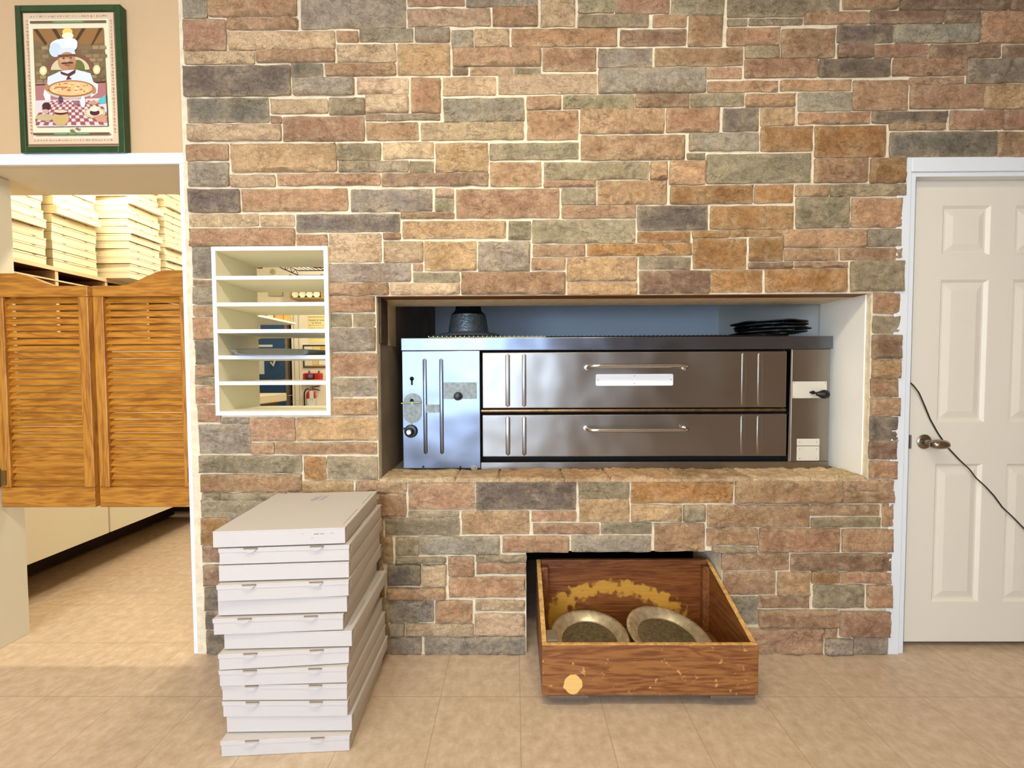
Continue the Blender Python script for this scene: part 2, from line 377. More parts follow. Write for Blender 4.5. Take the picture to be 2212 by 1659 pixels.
# ------------------------------------------------------------------ stones traced off the wall: view offsets, then (x0,y0,x1,y1,class) in quarter pixels
VO = {'A': (390,0), 'B': (940,0), 'C': (1490,0), 'D': (1659,0), 'E': (390,400), 'F': (940,330), 'G': (1450,330), 'H': (390,800), 'I': (800,1020), 'J': (1400,1020), 'K': (1780,620), 'P': (0,0)}
ST = {
'A': "12,-40,215,140,G 235,-40,990,125,R 1035,-40,1935,230,G 20,165,380,420,R 400,155,1000,240,R 410,270,1325,415,P 1345,258,1525,345,R 1545,240,2000,345,G 2030,240,2320,345,G 1960,68,2670,210,P 30,440,625,540,P 650,430,1320,525,R 1350,380,1850,522,P 1875,375,2320,635,T 22,565,940,815,D 955,545,1220,650,D 1250,550,1850,640,R 970,672,1490,808,G 1525,672,1960,800,P 1995,672,2240,960,R 55,845,750,1045,D 775,855,1260,968,P 1285,845,1585,980,O 1600,820,1960,960,P 1600,980,1770,1030,V 1785,985,2235,1025,O 775,1000,860,1050,V 60,1075,858,1205,P 885,1005,1580,1205,R 1605,1055,2045,1195,T 2080,1055,2960,1195,P 45,1245,400,1375,R 440,1245,1335,1475,T 1350,1235,1720,1370,O 1750,1230,2180,1360,P 1365,1390,1960,1475,O 1980,1390,2180,1480,O 65,1405,405,1600,G 425,1510,805,1602,P 835,1500,1715,1590,R 1740,1495,2655,1595,V 2205,1235,2650,1475,T",
'B': "270,-40,880,40,G -240,-40,245,35,R 500,60,880,210,R 915,-60,1205,215,P 1240,-60,1545,95,O 1565,-60,2025,100,R 2050,-60,2500,112,O 1240,120,1845,218,O 1890,120,2175,215,R 2200,130,2485,385,R 145,255,325,395,G 345,245,635,385,P 665,240,1570,385,R 1605,250,2170,380,V 155,415,910,560,R 935,410,1390,600,R 1415,415,1875,565,G 1905,410,2660,555,R 150,582,275,635,V 305,585,670,635,T 690,585,910,630,O 70,665,520,812,P 550,635,1395,795,P 1415,590,2335,790,G 75,845,765,1035,G 795,830,1085,930,R 1110,820,1720,925,O 1740,810,2200,912,V 800,955,1235,1195,R 1260,935,1980,1140,T 2005,930,2455,1130,R 1265,1170,2155,1370,T 475,1235,1235,1365,O 480,1400,915,1600,T 945,1400,1845,1540,O 1865,1405,2005,1545,T 2035,1390,2335,1585,T 945,1560,1390,1605,R 2185,1320,2335,1365,O",
'C': "340,-60,1300,130,O 1340,-60,1800,65,R 335,155,500,205,O 525,155,980,200,O 1005,95,1550,190,R 1570,90,2195,188,V 330,240,780,380,R 805,245,1260,485,R 490,395,780,490,O 485,505,1105,655,R 1130,510,1735,650,D 1290,210,1770,355,D 1295,375,1590,485,V 1610,380,2065,480,R 165,580,455,665,R 165,695,765,780,R 795,685,1400,770,R 20,805,475,905,O 495,810,910,908,R 950,795,1410,945,G 1425,690,1890,940,R 625,930,910,1070,T 300,930,600,1120,D 950,970,1560,1058,R 1590,960,2220,1050,D 625,1090,1065,1295,B 1095,1085,1700,1345,B 5,1145,600,1290,G 155,1330,1045,1570,O 1090,1365,1540,1565,R 1575,1365,1865,1570,B",
'D': "1160,-60,2090,75,V 2115,-60,2600,75,V 1545,90,1830,185,V 1850,100,2600,355,R 1115,205,1830,355,G 1415,380,2015,485,V 2050,380,2600,490,V 1095,500,1720,640,R 1740,500,2600,700,G 1240,665,1700,715,R 1245,730,1865,925,R 1890,720,2600,925,T 1590,950,2040,1105,R 2060,950,2600,1105,R 1065,1060,1540,1110,T 1070,1135,1985,1345,D 2000,1135,2600,1345,R",
'E': "65,35,500,225,D 530,35,1435,215,R 1470,35,2165,218,G 70,250,660,345,P 685,255,970,345,P 1000,250,1885,395,D 1900,235,2355,278,R 80,375,975,520,R 1000,425,1260,520,R 1285,420,1725,655,P 1750,415,1890,460,R 1755,490,2085,660,P 1285,680,1980,828,G 2010,680,2085,730,R 1285,850,1790,945,R 1285,965,1670,1090,R 1290,1115,1465,1215,O 1490,1115,1670,1215,O 1290,1235,1675,1430,G 1300,1455,1685,1645,R 100,535,285,795,G 110,820,290,868,V 110,885,297,1022,G 110,1045,300,1130,R 110,1150,304,1335,R 128,1350,312,1545,D 133,1560,316,1655,R",
'F': "5,310,155,380,P 0,395,155,495,O 185,315,1070,555,R 1095,310,1385,440,O 1410,240,2000,435,T 1100,455,1735,555,R -280,590,605,730,T 635,590,820,740,O 845,580,1730,770,O -90,768,350,1010,T 375,768,815,1015,G 845,795,1290,885,R 1320,785,2220,880,B 835,910,1120,1005,R 1145,905,1740,1100,T 1770,900,2205,998,O 230,1035,1120,1218,R 1150,1120,1745,1218,T -190,1035,205,1110,O -385,1130,205,1218,P",
'G': "-284,460,315,660,D -284,680,165,765,B 0,285,705,430,B 730,280,1055,425,B 1085,280,1370,370,T 1390,270,2035,362,O 1090,385,1545,640,O 1575,390,2005,635,R 345,460,1055,650,B 190,675,500,725,B 520,665,970,715,B 985,665,1690,810,T 1710,660,1990,800,G 200,740,650,995,B 685,735,970,930,B 990,830,1445,925,R 1475,825,2005,915,R 680,950,1050,995,V 1080,945,1530,985,R 1565,935,2010,1190,O 350,1015,790,1200,B 825,1005,1525,1195,B -269,1020,330,1210,V",
'H': "125,72,318,122,O 125,140,322,285,R 145,305,330,445,R 345,415,585,460,G 155,475,590,718,G 600,415,980,610,R 1000,410,1690,605,T 610,632,800,722,R 820,630,1690,722,R 155,745,1035,885,O 1065,752,1245,945,B 1268,752,1695,942,O 170,905,1035,1050,R 1050,960,1480,1060,T 1515,960,1945,1058,T 185,1065,335,1112,O 350,1065,900,1112,O 175,1125,800,1265,O 175,1280,520,1505,B 190,1520,420,1655,V 1300,72,1480,225,O 1490,72,1685,222,G 1300,250,1685,385,T",
'I': "80,195,300,385,R 330,85,895,325,R 915,80,1775,325,D 1805,75,2235,228,O 1810,240,2235,430,T 330,345,760,390,O 795,345,1370,535,T 1395,345,1775,425,R 1410,450,1975,535,R 2000,445,2430,535,O 130,405,765,545,O 115,565,185,785,R 220,575,410,725,O 420,565,1110,710,G 1145,560,1710,690,R 1740,560,2420,690,G 220,745,645,785,O 675,740,890,900,R 915,725,1345,775,O 920,790,1340,880,R 155,805,430,975,D 450,805,650,985,P 680,915,1335,1085,R 150,1010,645,1100,R 160,1120,540,1300,G 565,1120,875,1300,R 910,1115,1330,1200,P 905,1235,1330,1415,P 170,1320,290,1420,G 310,1320,885,1415,P 170,1435,435,1570,G 470,1430,1335,1575,G",
'J': "-140,75,735,268,B -140,290,285,425,T 310,290,490,425,O 65,450,490,685,R 760,80,1670,268,R 1695,75,2120,155,R 1690,170,2120,265,R 520,290,1395,475,T 1415,290,2005,375,R 1420,400,2010,475,O 2040,285,2125,475,R 515,495,950,635,R 560,655,940,695,O 970,495,1655,690,R 1690,500,2120,690,R 650,710,1220,850,R 1245,715,2105,855,V 655,870,1100,1060,R 1130,875,1395,1065,T 1425,870,1645,962,B 1670,870,2100,962,R 1440,985,1870,1175,O 1905,985,2110,1170,R 700,1085,950,1315,G 965,1080,1395,1175,R 965,1200,1645,1340,R 700,1355,1515,1575,R 1540,1360,1640,1435,R 1670,1210,2085,1420,R 1540,1450,1765,1575,G 1790,1440,2075,1575,G",
'K': "440,50,660,220,R 430,245,655,385,O 425,410,660,605,V 425,625,655,775,T 415,785,640,935,R 412,950,650,1095,R 405,1110,638,1310,D 400,1320,625,1468,V 400,1490,628,1635,R",
'P': "439,1223,510,1266,V 441,1271,520,1320,D 443,1324,515,1360,D 445,1365,560,1412,D 515,1180,700,1220,R 705,1180,826,1222,O 524,1226,690,1262,O 695,1228,828,1290,R 527,1270,690,1318,G 697,1296,838,1345,O 522,1324,690,1360,R 566,1366,700,1412,G 706,1352,838,1412,R 490,1110,560,1176,G 566,1080,826,1110,R 566,1116,826,1174,T",
}
CLS = {'R': (196,153,116), 'P': (222,190,150), 'T': (207,168,122), 'B': (184,136,82), 'G': (170,158,138), 'D': (130,119,105), 'O': (170,155,124), 'V': (156,124,98)}
def stone_mesh():
    V, Fc, Cc = [], [], []
    rnd = random.Random(3)
    def stone(x0, x1, z0, z1, cl, Y=WB, H=None, frame=None, res=.0085):
        """frame maps (u,v,height) to world; default is the wall face"""
        H = H or (rnd.uniform(.006, .014) if rnd.random() < .75 else rnd.uniform(.014, .022))
        x0 -= .0026; x1 += .0026; z0 -= .0026; z1 += .0026
        nu = max(4, int((x1-x0)/res)); nv = max(4, int((z1-z0)/res))
        b = CLS[cl]; k = rnd.uniform(.93, 1.09)
        c = tuple(max(0, min(255, ch*k+rnd.uniform(-3, 3))) for ch in b)
        c = lin(c)
        sd = Vector((rnd.uniform(0, 50), rnd.uniform(0, 50), rnd.uniform(0, 50)))
        rough = rnd.uniform(.6, 1.6)
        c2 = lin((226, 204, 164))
        o = len(V)
        for j in range(nv+1):
            for i in range(nu+1):
                s, t = i/nu, j/nv
                # pull rows close to the rim
                s = s if 0 < i < nu else s; u = x0+(x1-x0)*s; v = z0+(z1-z0)*t
                wu = .0032*noise.noise(Vector((v*22, 0, 0))+sd)*(1 if i in (0, nu) else .5)
                wv = .0036*noise.noise(Vector((u*16, 7, 0))+sd)*(1 if j in (0, nv) else .5)
                if i in (0, nu) and j in (0, nv):
                    u += .0014*(1 if i == 0 else -1); v += .0014*(1 if j == 0 else -1)
                d = min(u-x0, x1-u, v-z0, z1-v); d = max(0, d)
                e = 1-math.exp(-d/.0028)
                q = Vector((u, 0, v))
                n1 = noise.noise(q*14+sd)*.007; n2 = noise.fractal(q*40+sd, .8, 2.1, 4)*.0052
                rg = (1-abs(noise.noise(Vector((u*9, 3, v*26))+sd)))*.005
                h = H*(.55+.45*e)+(n1+n2+rg-.003)*e*rough
                h = max(h, .0035*(1 if frame is None else 0)+.001)
                if frame: V.append(frame(u+wu, v+wv, h))
                else: V.append((u+wu, Y-h, v+wv))
                pale = .42*math.exp(-d/.009)  # bright halo along each stone's edge, painted into its colour
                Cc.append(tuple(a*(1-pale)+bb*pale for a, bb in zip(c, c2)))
        for j in range(nv):
            for i in range(nu):
                a = o+j*(nu+1)+i; Fc.append([a, a+1, a+nu+2, a+nu+1])
        # skirt back into the mortar
        rim = [o+i for i in range(nu+1)]+[o+j*(nu+1)+nu for j in range(1, nv+1)]+[o+nv*(nu+1)+i for i in range(nu-1, -1, -1)]+[o+j*(nu+1) for j in range(nv-1, 0, -1)]
        o2 = len(V)
        for r_ in rim:
            p = V[r_]
            V.append((p[0], p[1], frame(0, 0, -.004)[2]) if frame else (p[0], Y+.004, p[2])); Cc.append(Cc[r_])
        n = len(rim)
        for k_ in range(n):
            k2 = (k_+1) % n; Fc.append([rim[k2], rim[k_], o2+k_, o2+k2])
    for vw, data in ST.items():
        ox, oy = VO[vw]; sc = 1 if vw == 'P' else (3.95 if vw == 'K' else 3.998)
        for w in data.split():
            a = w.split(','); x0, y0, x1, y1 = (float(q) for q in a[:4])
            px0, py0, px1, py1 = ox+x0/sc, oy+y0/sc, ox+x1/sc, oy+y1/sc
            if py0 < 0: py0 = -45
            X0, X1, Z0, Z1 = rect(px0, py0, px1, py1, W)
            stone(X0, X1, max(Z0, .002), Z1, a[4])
    def fill(x0, x1, z0, z1):
        z = z0
        while z < z1-.02:
            h = min(rnd.choice((.09, .11, .13)), z1-z)
            if z1-z-h < .05: h = z1-z
            x = x0
            while x < x1-.02:
                w = min(rnd.uniform(.14, .4), x1-x)
                if x1-x-w < .08: w = x1-x
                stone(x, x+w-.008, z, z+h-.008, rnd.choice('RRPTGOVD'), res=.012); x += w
            z += h
    ztop = at(1100, -45, W).z
    fill(-1.405, 2.33, ztop+.008, HC-.004)
    xr = at(2305, 200, W).x
    fill(xr+.012, 3.19, 2.225, HC-.004)
    fill(2.65, 3.19, .002, 2.2)
    # ledge stones of the oven opening, lying on the sill
    x = SILL[0]
    while x < SILL[1]-.03:
        w = min(rnd.uniform(.17, .34), SILL[1]-x)
        if SILL[1]-x-w < .1: w = SILL[1]-x
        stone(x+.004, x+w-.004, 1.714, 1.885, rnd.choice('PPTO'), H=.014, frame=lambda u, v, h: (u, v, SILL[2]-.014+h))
        x += w
    return V, Fc, Cc

# openings (X0,X1,Z0,Z1)
NX0, NX1, NZ0, NZ1 = at(814, 840, W).x, at(1882, 840, W).x, .772, at(1300, 636, W).z
SILL = (NX0+.002, NX1-.002, at(1300, 1032, W).z)
NZ0 = SILL[2]-.014
CVX0, CVX1, CVZ = at(1137, 1300, W).x, at(1562, 1210, W).x, at(1340, 1192, W).z
CBX0, CBX1, CBZ0, CBZ1 = rect(465, 533.5, 714, 897, W)
DX0, DX1, DZ = at(1966, 890, 1.765).x, 2.545, at(2090, 382, 1.765).z
OPX0, OPX1, OPZ = -2.335, -1.427, at(200, 357, 1.74).z
DOX0 = at(1965, 890, 1.7245).x-.086; DOX1 = DX1+.086; DOZ = at(2090, 381, 1.7245).z+.086

# mortar slab with its openings, stones set on it
mb = MB()
holes = [(CBX0, CBX1, CBZ0, CBZ1), (NX0, NX1, NZ0, NZ1), (CVX0, CVX1, -1, CVZ), (DOX0, DOX1, -1, DOZ)]
xs = sorted({-1.408, 3.2} | {h[0] for h in holes} | {h[1] for h in holes})
zs = sorted({0, HC} | {max(0, h[2]) for h in holes} | {h[3] for h in holes})
for i in range(len(xs)-1):
    for j in range(len(zs)-1):
        cx, cz = (xs[i]+xs[i+1])/2, (zs[j]+zs[j+1])/2
        if any(h[0] < cx < h[1] and h[2] < cz < h[3] for h in holes): continue
        mb.box(xs[i], xs[i+1], WB, WT, zs[j], zs[j+1])
V_, F_, C_ = stone_mesh()
ns_, nv_ = len(F_), len(V_)
me = bpy.data.meshes.new('wall_back')
me.from_pydata(V_+mb.v, [], F_+[[i+nv_ for i in f] for f in mb.f]); me.update()
me.materials.append(M_mortar); me.materials.append(M_stone)
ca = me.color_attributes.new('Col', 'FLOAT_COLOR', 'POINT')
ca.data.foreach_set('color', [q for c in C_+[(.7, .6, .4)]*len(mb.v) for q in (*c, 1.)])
for k, p in enumerate(me.polygons):
    p.use_smooth = k < ns_; p.material_index = 1 if k < ns_ else 0
me.set_sharp_from_angle(angle=.9)
wall = bpy.data.objects.new('wall_back', me); C.objects.link(wall); struct(wall)

# ------------------------------------------------------------------ floor, ceilings, room walls
fl = MB().box(-4.2, 3.4, -4.3, 5.3, -.1, 0).build('floor', floor_mat(-.28880, 1.48986, TILE), origin=(0, 0, 0)); struct(fl)
struct(MB().box(-4.2, 3.4, -4.3, 1.76, HC, HC+.1).build('ceiling', M_ceil, origin=(0, 0, 0)))
struct(MB().box(-4.0, 3.4, 2.0, 5.3, 2.75, 2.85).build('ceiling.001', M_ceil, origin=(0, 0, 0)))
struct(MB().box(3.2, 3.4, -4.3, 1.76, 0, HC).build('wall_right', M_roomwall, origin=(0, 0, 0)))
struct(MB().box(-4.2, -4.0, -4.3, 1.76, 0, HC).build('wall_left', M_beige, origin=(0, 0, 0)))
WX0, WX1, WZ0, WZ1 = -3.1, .05, .3, 2.85
mb = MB()
for x0, x1, z0, z1 in ((-4, WX0, 0, HC), (WX1, 3.2, 0, HC), (WX0, WX1, 0, WZ0), (WX0, WX1, WZ1, HC)): mb.box(x0, x1, -4.2, -4.0, z0, z1)
struct(mb.build('wall_front', M_roomwall, origin=(0, 0, 0)))
wn = struct(MB().box(WX0, WX0+.06, -4.1, -4.0, WZ0, WZ1).box(WX1-.06, WX1, -4.1, -4.0, WZ0, WZ1).box(WX0+.06, WX1-.06, -4.1, -4.0, WZ0, WZ0+.06).box(WX0+.06, WX1-.06, -4.1, -4.0, WZ1-.06, WZ1).box(-1.85, -1.79, -4.1, -4.0, WZ0+.06, WZ1-.06).box(-.68, -.62, -4.1, -4.0, WZ0+.06, WZ1-.06).build('window_1', M_white, origin=(0, 0, 0)))
M_sky = mat('daylight_pane', (196, 218, 250), .5, emit=13.5)
MB().box(WX0+.05, WX1-.05, -4.16, -4.12, WZ0+.05, WZ1-.05).build('pane', M_sky, wn)

# beige wall with the opening to the kitchen
mb = MB()
mb.box(-4.0, OPX0, 1.74, 1.86, 0, HC); mb.box(OPX0, -1.408, 1.74, 1.86, OPZ+.008, HC)
struct(mb.build('wall_left.001', [M_beige], origin=(0, 0, 0)))
struct(MB().box(OPX0, -1.4085, 1.7405, 1.86, OPZ, OPZ+.0078).build('trim_11', M_jamb))
struct(MB().box(-4.0, -1.409, 1.8605, 2.03, OPZ+.002, 2.75).build('wall_left.002', M_jamb, origin=(0, 0, 0)))
z1, z0 = at(200, 332, 1.728).z, OPZ-.004
struct(MB().box(-4.0, -1.4085, 1.724, 1.7395, z0, z1).build('trim_1', M_white, bevel=.002))
struct(MB().box(-1.4265, -1.4085, 1.722, 1.86, 0, z0-.001).build('trim_2', M_white, bevel=.002))
struct(MB().box(OPX0-.012, OPX0+.002, 1.735, 1.865, 0, OPZ-.005).build('trim_3', M_jamb, bevel=.002))

# niche behind the oven opening
NB, NT = 3.0, 1.95
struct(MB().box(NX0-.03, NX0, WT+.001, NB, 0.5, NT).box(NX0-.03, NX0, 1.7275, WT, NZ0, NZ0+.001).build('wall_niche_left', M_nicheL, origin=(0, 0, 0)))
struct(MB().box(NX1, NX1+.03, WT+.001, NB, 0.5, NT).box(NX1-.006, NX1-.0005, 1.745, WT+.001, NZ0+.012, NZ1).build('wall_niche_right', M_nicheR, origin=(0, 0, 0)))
struct(MB().box(NX0-.03, NX1+.03, NB, NB+.03, 0, NT).build('wall_niche_back', M_niche, origin=(0, 0, 0)))
struct(MB().box(NX0-.03, NX1+.03, WT+.001, NB+.03, NT, NT+.03).build('ceiling.002', M_niche, origin=(0, 0, 0)))
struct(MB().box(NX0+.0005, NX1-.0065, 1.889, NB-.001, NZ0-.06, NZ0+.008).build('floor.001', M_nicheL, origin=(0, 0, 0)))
struct(MB().box(NX0+.001, NX1-.007, 1.735, 1.805, NZ1-.002, NZ1+.03).build('trim_4', M_brown, bevel=.002))
struct(MB().box(NX0+.0005, NX0+.012, 1.745, 1.835, at(830, 742, 1.75).z, NZ1-.003).build('trim_5', mat('dark_plank', (70, 56, 40), .8, var=.3, vscale=30)))
struct(MB().box(NX0+.0005, NX0+.006, 1.745, WT+.001, NZ0+.01, at(830, 742, 1.75).z-.001).build('trim_6', M_nicheL))
# cave under the oven
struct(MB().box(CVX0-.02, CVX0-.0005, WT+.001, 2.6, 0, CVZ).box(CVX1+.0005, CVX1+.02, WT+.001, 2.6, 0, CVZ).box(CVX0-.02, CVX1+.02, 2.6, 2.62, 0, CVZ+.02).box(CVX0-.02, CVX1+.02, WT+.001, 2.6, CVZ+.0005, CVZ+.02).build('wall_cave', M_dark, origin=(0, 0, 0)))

# ------------------------------------------------------------------ white door, casing, knob
def panel_door(name, x0, x1, z0, z1, y, panels, m, parent=None, thick=.035):
    mb = MB()
    xs = sorted({x0, x1} | {p[0] for p in panels} | {p[1] for p in panels}); zs = sorted({z0, z1} | {p[2] for p in panels} | {p[3] for p in panels})
    for i in range(len(xs)-1):
        for j in range(len(zs)-1):
            cx, cz = (xs[i]+xs[i+1])/2, (zs[j]+zs[j+1])/2
            if any(p[0] < cx < p[1] and p[2] < cz < p[3] for p in panels): continue
            mb.quad((xs[i], y, zs[j]), (xs[i+1], y, zs[j]), (xs[i+1], y, zs[j+1]), (xs[i], y, zs[j+1]))
    for a, b, c, d in panels:
        L = [(0, 0), (.012, .009), (.02, .009), (.048, .002), (.052, .002)]
        for k in range(len(L)-1):
            (i0, d0), (i1, d1) = L[k], L[k+1]
            o = [(a+i0, y+d0, c+i0), (b-i0, y+d0, c+i0), (b-i0, y+d0, d-i0), (a+i0, y+d0, d-i0)]
            n = [(a+i1, y+d1, c+i1), (b-i1, y+d1, c+i1), (b-i1, y+d1, d-i1), (a+i1, y+d1, d-i1)]
            for q in range(4): mb.quad(o[q], o[(q+1)%4], n[(q+1)%4], n[q])
        i, dd = L[-1]; mb.quad((a+i, y+dd, c+i), (b-i, y+dd, c+i), (b-i, y+dd, d-i), (a+i, y+dd, d-i))
    yb = y+thick
    mb.quad((x0, yb, z1), (x1, yb, z1), (x1, yb, z0), (x0, yb, z0))
    mb.quad((x0, y, z0), (x0, y, z1), (x0, yb, z1), (x0, yb, z0)); mb.quad((x1, y, z1), (x1, y, z0), (x1, yb, z0), (x1, yb, z1))
    mb.quad((x0, y, z1), (x1, y, z1), (x1, yb, z1), (x0, yb, z1)); mb.quad((x1, y, z0), (x0, y, z0), (x0, yb, z0), (x1, yb, z0))
    return mb.build(name, m, parent, origin=None if parent else (0, 0, 0))
YD = 1.765
pan = []
rows = [rect(2036, 444, 2139, 551, YD), rect(2029, 604, 2131, 912, YD), rect(2015, 1002, 2117, 1300, YD)]
pw = sum(r[1]-r[0] for r in rows)/3; px0 = sum(r[0] for r in rows)/3; px2 = at(2184, 750, YD).x
for r in rows:
    pan.append((px0, px0+pw, r[2], r[3])); pan.append((px2, px2+pw, r[2], r[3]))
door = struct(panel_door('door_1', DX0, DX1, .026, DZ, YD, pan, M_door))
kc = at(1996, 954, YD-.002)
kn = MB().lathe([(.030, 0), (.032, .004), (.028, .008), (.014, .011), (.011, .03), (.011, .034)], 28, TR(kc.x, YD-.0005, kc.z) @ RX(PI/2))
kn.lathe([(.010, -.035), (.02, -.028), (.0255, -.01), (.026, .01), (.022, .028), (.012, .036), (0, .037)], 24, TR(kc.x+.016, YD-.048, kc.z-.004) @ RY(PI/2) @ Matrix.Diagonal((.8, 1, 1, 1)))
kn.build('door_handle', mat('satin_nickel', (150, 142, 126), .22, metal=1), door, smooth=True)
MB().box(DX0-.0035, DX0+.004, YD-.006, YD+.01, kc.z-.03, kc.z+.03).build('latch_plate', M_grey, door)
cfi = at(1965, 890, 1.7245).x; cti = at(2090, 381, 1.7245).z; cw = .085
cs = struct(MB().box(cfi-cw, cfi, 1.7245, 1.7645, 0, cti+cw).box(DX1-.004, DX1+cw, 1.7245, 1.7645, 0, cti+cw).box(cfi, DX1-.004, 1.7245, 1.7645, cti, cti+cw).build('trim_7', M_white, bevel=.002))
c8 = cfi-.026; t8 = cti+.018
struct(MB().box(cfi-cw, c8, 1.7165, 1.7243, 0, t8+.06).box(DX1+.022, DX1+cw, 1.7165, 1.7243, 0, t8+.06).box(c8+.0003, DX1+.0217, 1.7165, 1.7243, t8, t8+.06).build('trim_8', M_white, bevel=.003))
struct(MB().box(DOX0-.05, DOX1+.05, WT+.002, WT+.02, 0, DOZ+.05).build('door_dark_backing', M_dark, origin=(0, 0, 0)))  # dark slab added behind the door to blacken the gap below it

# cord looping down across the door
pts = [(1966, 826), (1974, 833), (1985, 848), (1998, 875), (2012, 905), (2030, 936), (2052, 968), (2075, 994), (2095, 1014), (2108, 1032), (2130, 1051), (2151, 1072), (2170, 1097), (2192, 1118), (2215, 1143), (2240, 1172), (2290, 1225), (2340, 1290)]
cp = [at(x, y, 1.752 if i > 0 else 1.758) for i, (x, y) in enumerate(pts)]
for i, p in enumerate(cp): p.y = 1.756-.004*math.sin(i*.9)
cp[0].y = 1.7585
co = MB().tube(cp, .0026, 8).build('electric_cord', M_black, smooth=True)
tag(co, 'thin black cord running slantwise down across the white panelled door', 'cord')

# ------------------------------------------------------------------ poster
PY = 1.712
pf = (at(29, 10, PY), at(259.5, 9, PY), at(269.6, 329, PY), at(45, 329.5, PY))
X0, X1 = (pf[0].x+pf[3].x)/2, (pf[1].x+pf[2].x)/2
Z0, Z1 = at(157, 329, PY).z, at(145, 9.5, PY).z
po = thing('framed_poster', 'green framed poster of a white-hatted chef holding a pizza above the kitchen opening', 'poster', ((X0+X1)/2, PY+.012, Z0))
fw = .026
MB().box(X0, X0+fw, PY, 1.7385, Z0, Z1).box(X1-fw, X1, PY, 1.7385, Z0, Z1).box(X0+fw, X1-fw, PY, 1.7385, Z0, Z0+fw).box(X0+fw, X1-fw, PY, 1.7385, Z1-fw, Z1).build('frame', M_green, po, bevel=.003)
ART = MB(); cols = []; acc = {}
def acol(c):
    if c not in acc:
        acc[c] = len(cols); cols.append(mat('print_%d_%d_%d' % c, c, .35))
    return acc[c]
lay = [0]
def U(x, y):   # position inside the printed sheet, taken from its corners
    tx = lambda yy: (115+63*(yy-38)/1265, 1025+40*(yy-38)/1265)
    l, r = tx(y); s = (x-l)/(r-l); t = (y-37)/1264
    return X0+(X1-X0)*s, Z1-(Z1-Z0)*t
def poly(pts, c, up=True):
    lay[0] += 1; y = PY+.006-.00002*lay[0]
    q = [U(*p) for p in pts]; n = len(q)
    a = sum(q[i][0]*q[(i+1)%n][1]-q[(i+1)%n][0]*q[i][1] for i in range(n))
    if a < 0: q = q[::-1]
    ART.add([(x, y, z) for x, z in q], [list(range(n))], acol(c))
def ell(cx, cy, rx, ry, c, a0=0, a1=360, n=28):
    poly([(cx+rx*math.cos(math.radians(a0+(a1-a0)*k/n)), cy+ry*math.sin(math.radians(a0+(a1-a0)*k/n))) for k in range(n if a1-a0 >= 360 else n+1)], c)
def bar(x0, y0, x1, y1, c): poly([(x0, y0), (x1, y0), (x1+(y1-y0)*.04, y1), (x0+(y1-y0)*.05, y1)], c)
bar(140, 60, 1010, 1260, (150, 138, 104)); bar(168, 88, 965, 1235, (128, 84, 60)); bar(178, 98, 955, 1222, (222, 196, 160)); bar(226, 152, 912, 1172, (238, 228, 190))
rs = random.Random(11)
for k in range(26):
    x = 240+k*26; bar(x, 122+rs.uniform(-4, 4), x+rs.uniform(8, 20), 130+rs.uniform(-3, 5), (176, 150, 112))
    bar(x+40, 1186+rs.uniform(-4, 4), x+40+rs.uniform(8, 20), 1196, (176, 150, 112))
for k in range(34):
    y = 160+k*29; bar(200+y*.048+rs.uniform(-4, 4), y, 212+y*.048, y+rs.uniform(8, 20), (186, 150, 120)); bar(924+y*.036+rs.uniform(-4, 4), y, 936+y*.036, y+rs.uniform(8, 20), (186, 150, 120))
bar(243, 168, 897, 188, (110, 84, 56)); bar(430, 168, 720, 188, (84, 112, 64)); bar(445, 174, 700, 182, (150, 166, 116))
poly([(270, 235), (875, 232), (918, 1075), (308, 1078)], (126, 104, 70))
poly([(270, 235), (875, 232), (878, 350), (780, 372), (390, 375), (278, 330)], (150, 108, 58))
for a in ([(275, 240), (310, 238), (395, 360), (378, 380)], [(430, 236), (470, 236), (520, 330), (490, 330)], [(690, 234), (725, 234), (660, 335), (632, 335)], [(840, 233), (872, 233), (790, 370), (766, 385)]): poly(a, (74, 52, 26))
for r_ in range(9):
    for k in range(10):
        x = 285+r_*3+k*62+(r_ % 2)*30; y = 385+r_*36
        if x < 850: poly([(x, y), (x+52, y-2), (x+54, y+26), (x+2, y+28)], rs.choice([(150, 128, 88), (134, 112, 74), (168, 140, 96), (116, 96, 66)]))
ell(595, 590, 205, 145, (128, 84, 62), 180, 360); ell(595, 590, 165, 115, (214, 204, 158), 180, 360); ell(660, 590, 62, 85, (108, 112, 50), 180, 360)
for x, y in ((365, 595), (822, 590)): ell(x, y, 32, 40, (240, 214, 140)); ell(x, y, 18, 24, (255, 246, 210))
poly([(300, 700), (900, 690), (905, 840), (305, 850)], (178, 118, 112)); poly([(300, 712), (898, 690), (898, 704), (300, 722)], (56, 38, 24))
ell(572, 268, 44, 34, (250, 214, 110)); ell(575, 300, 50, 28, (252, 240, 200))
ell(540, 385, 118, 62, (226, 236, 240)); ell(468, 420, 52, 60, (206, 222, 230)); ell(600, 365, 58, 46, (240, 246, 248)); poly([(500, 410), (622, 400), (645, 462), (488, 474)], (216, 226, 230))
ell(568, 520, 78, 82, (190, 138, 100)); ell(535, 500, 30, 40, (206, 158, 118)); ell(606, 560, 34, 40, (176, 124, 88)); poly([(490, 462), (645, 455), (640, 476), (492, 486)], (110, 70, 46))
ell(540, 492, 11, 6, (60, 40, 28)); ell(602, 488, 11, 6, (60, 40, 28)); ell(574, 512, 15, 18, (212, 164, 126)); ell(548, 534, 30, 9, (90, 56, 38)); ell(596, 530, 30, 9, (90, 56, 38)); ell(572, 552, 24, 7, (150, 82, 66))
poly([(405, 650), (520, 598), (645, 588), (770, 622), (815, 760), (395, 770)], (220, 228, 236)); poly([(510, 600), (575, 625), (645, 585), (640, 620), (590, 650), (612, 672), (560, 678), (575, 645), (520, 628)], (92, 44, 34))
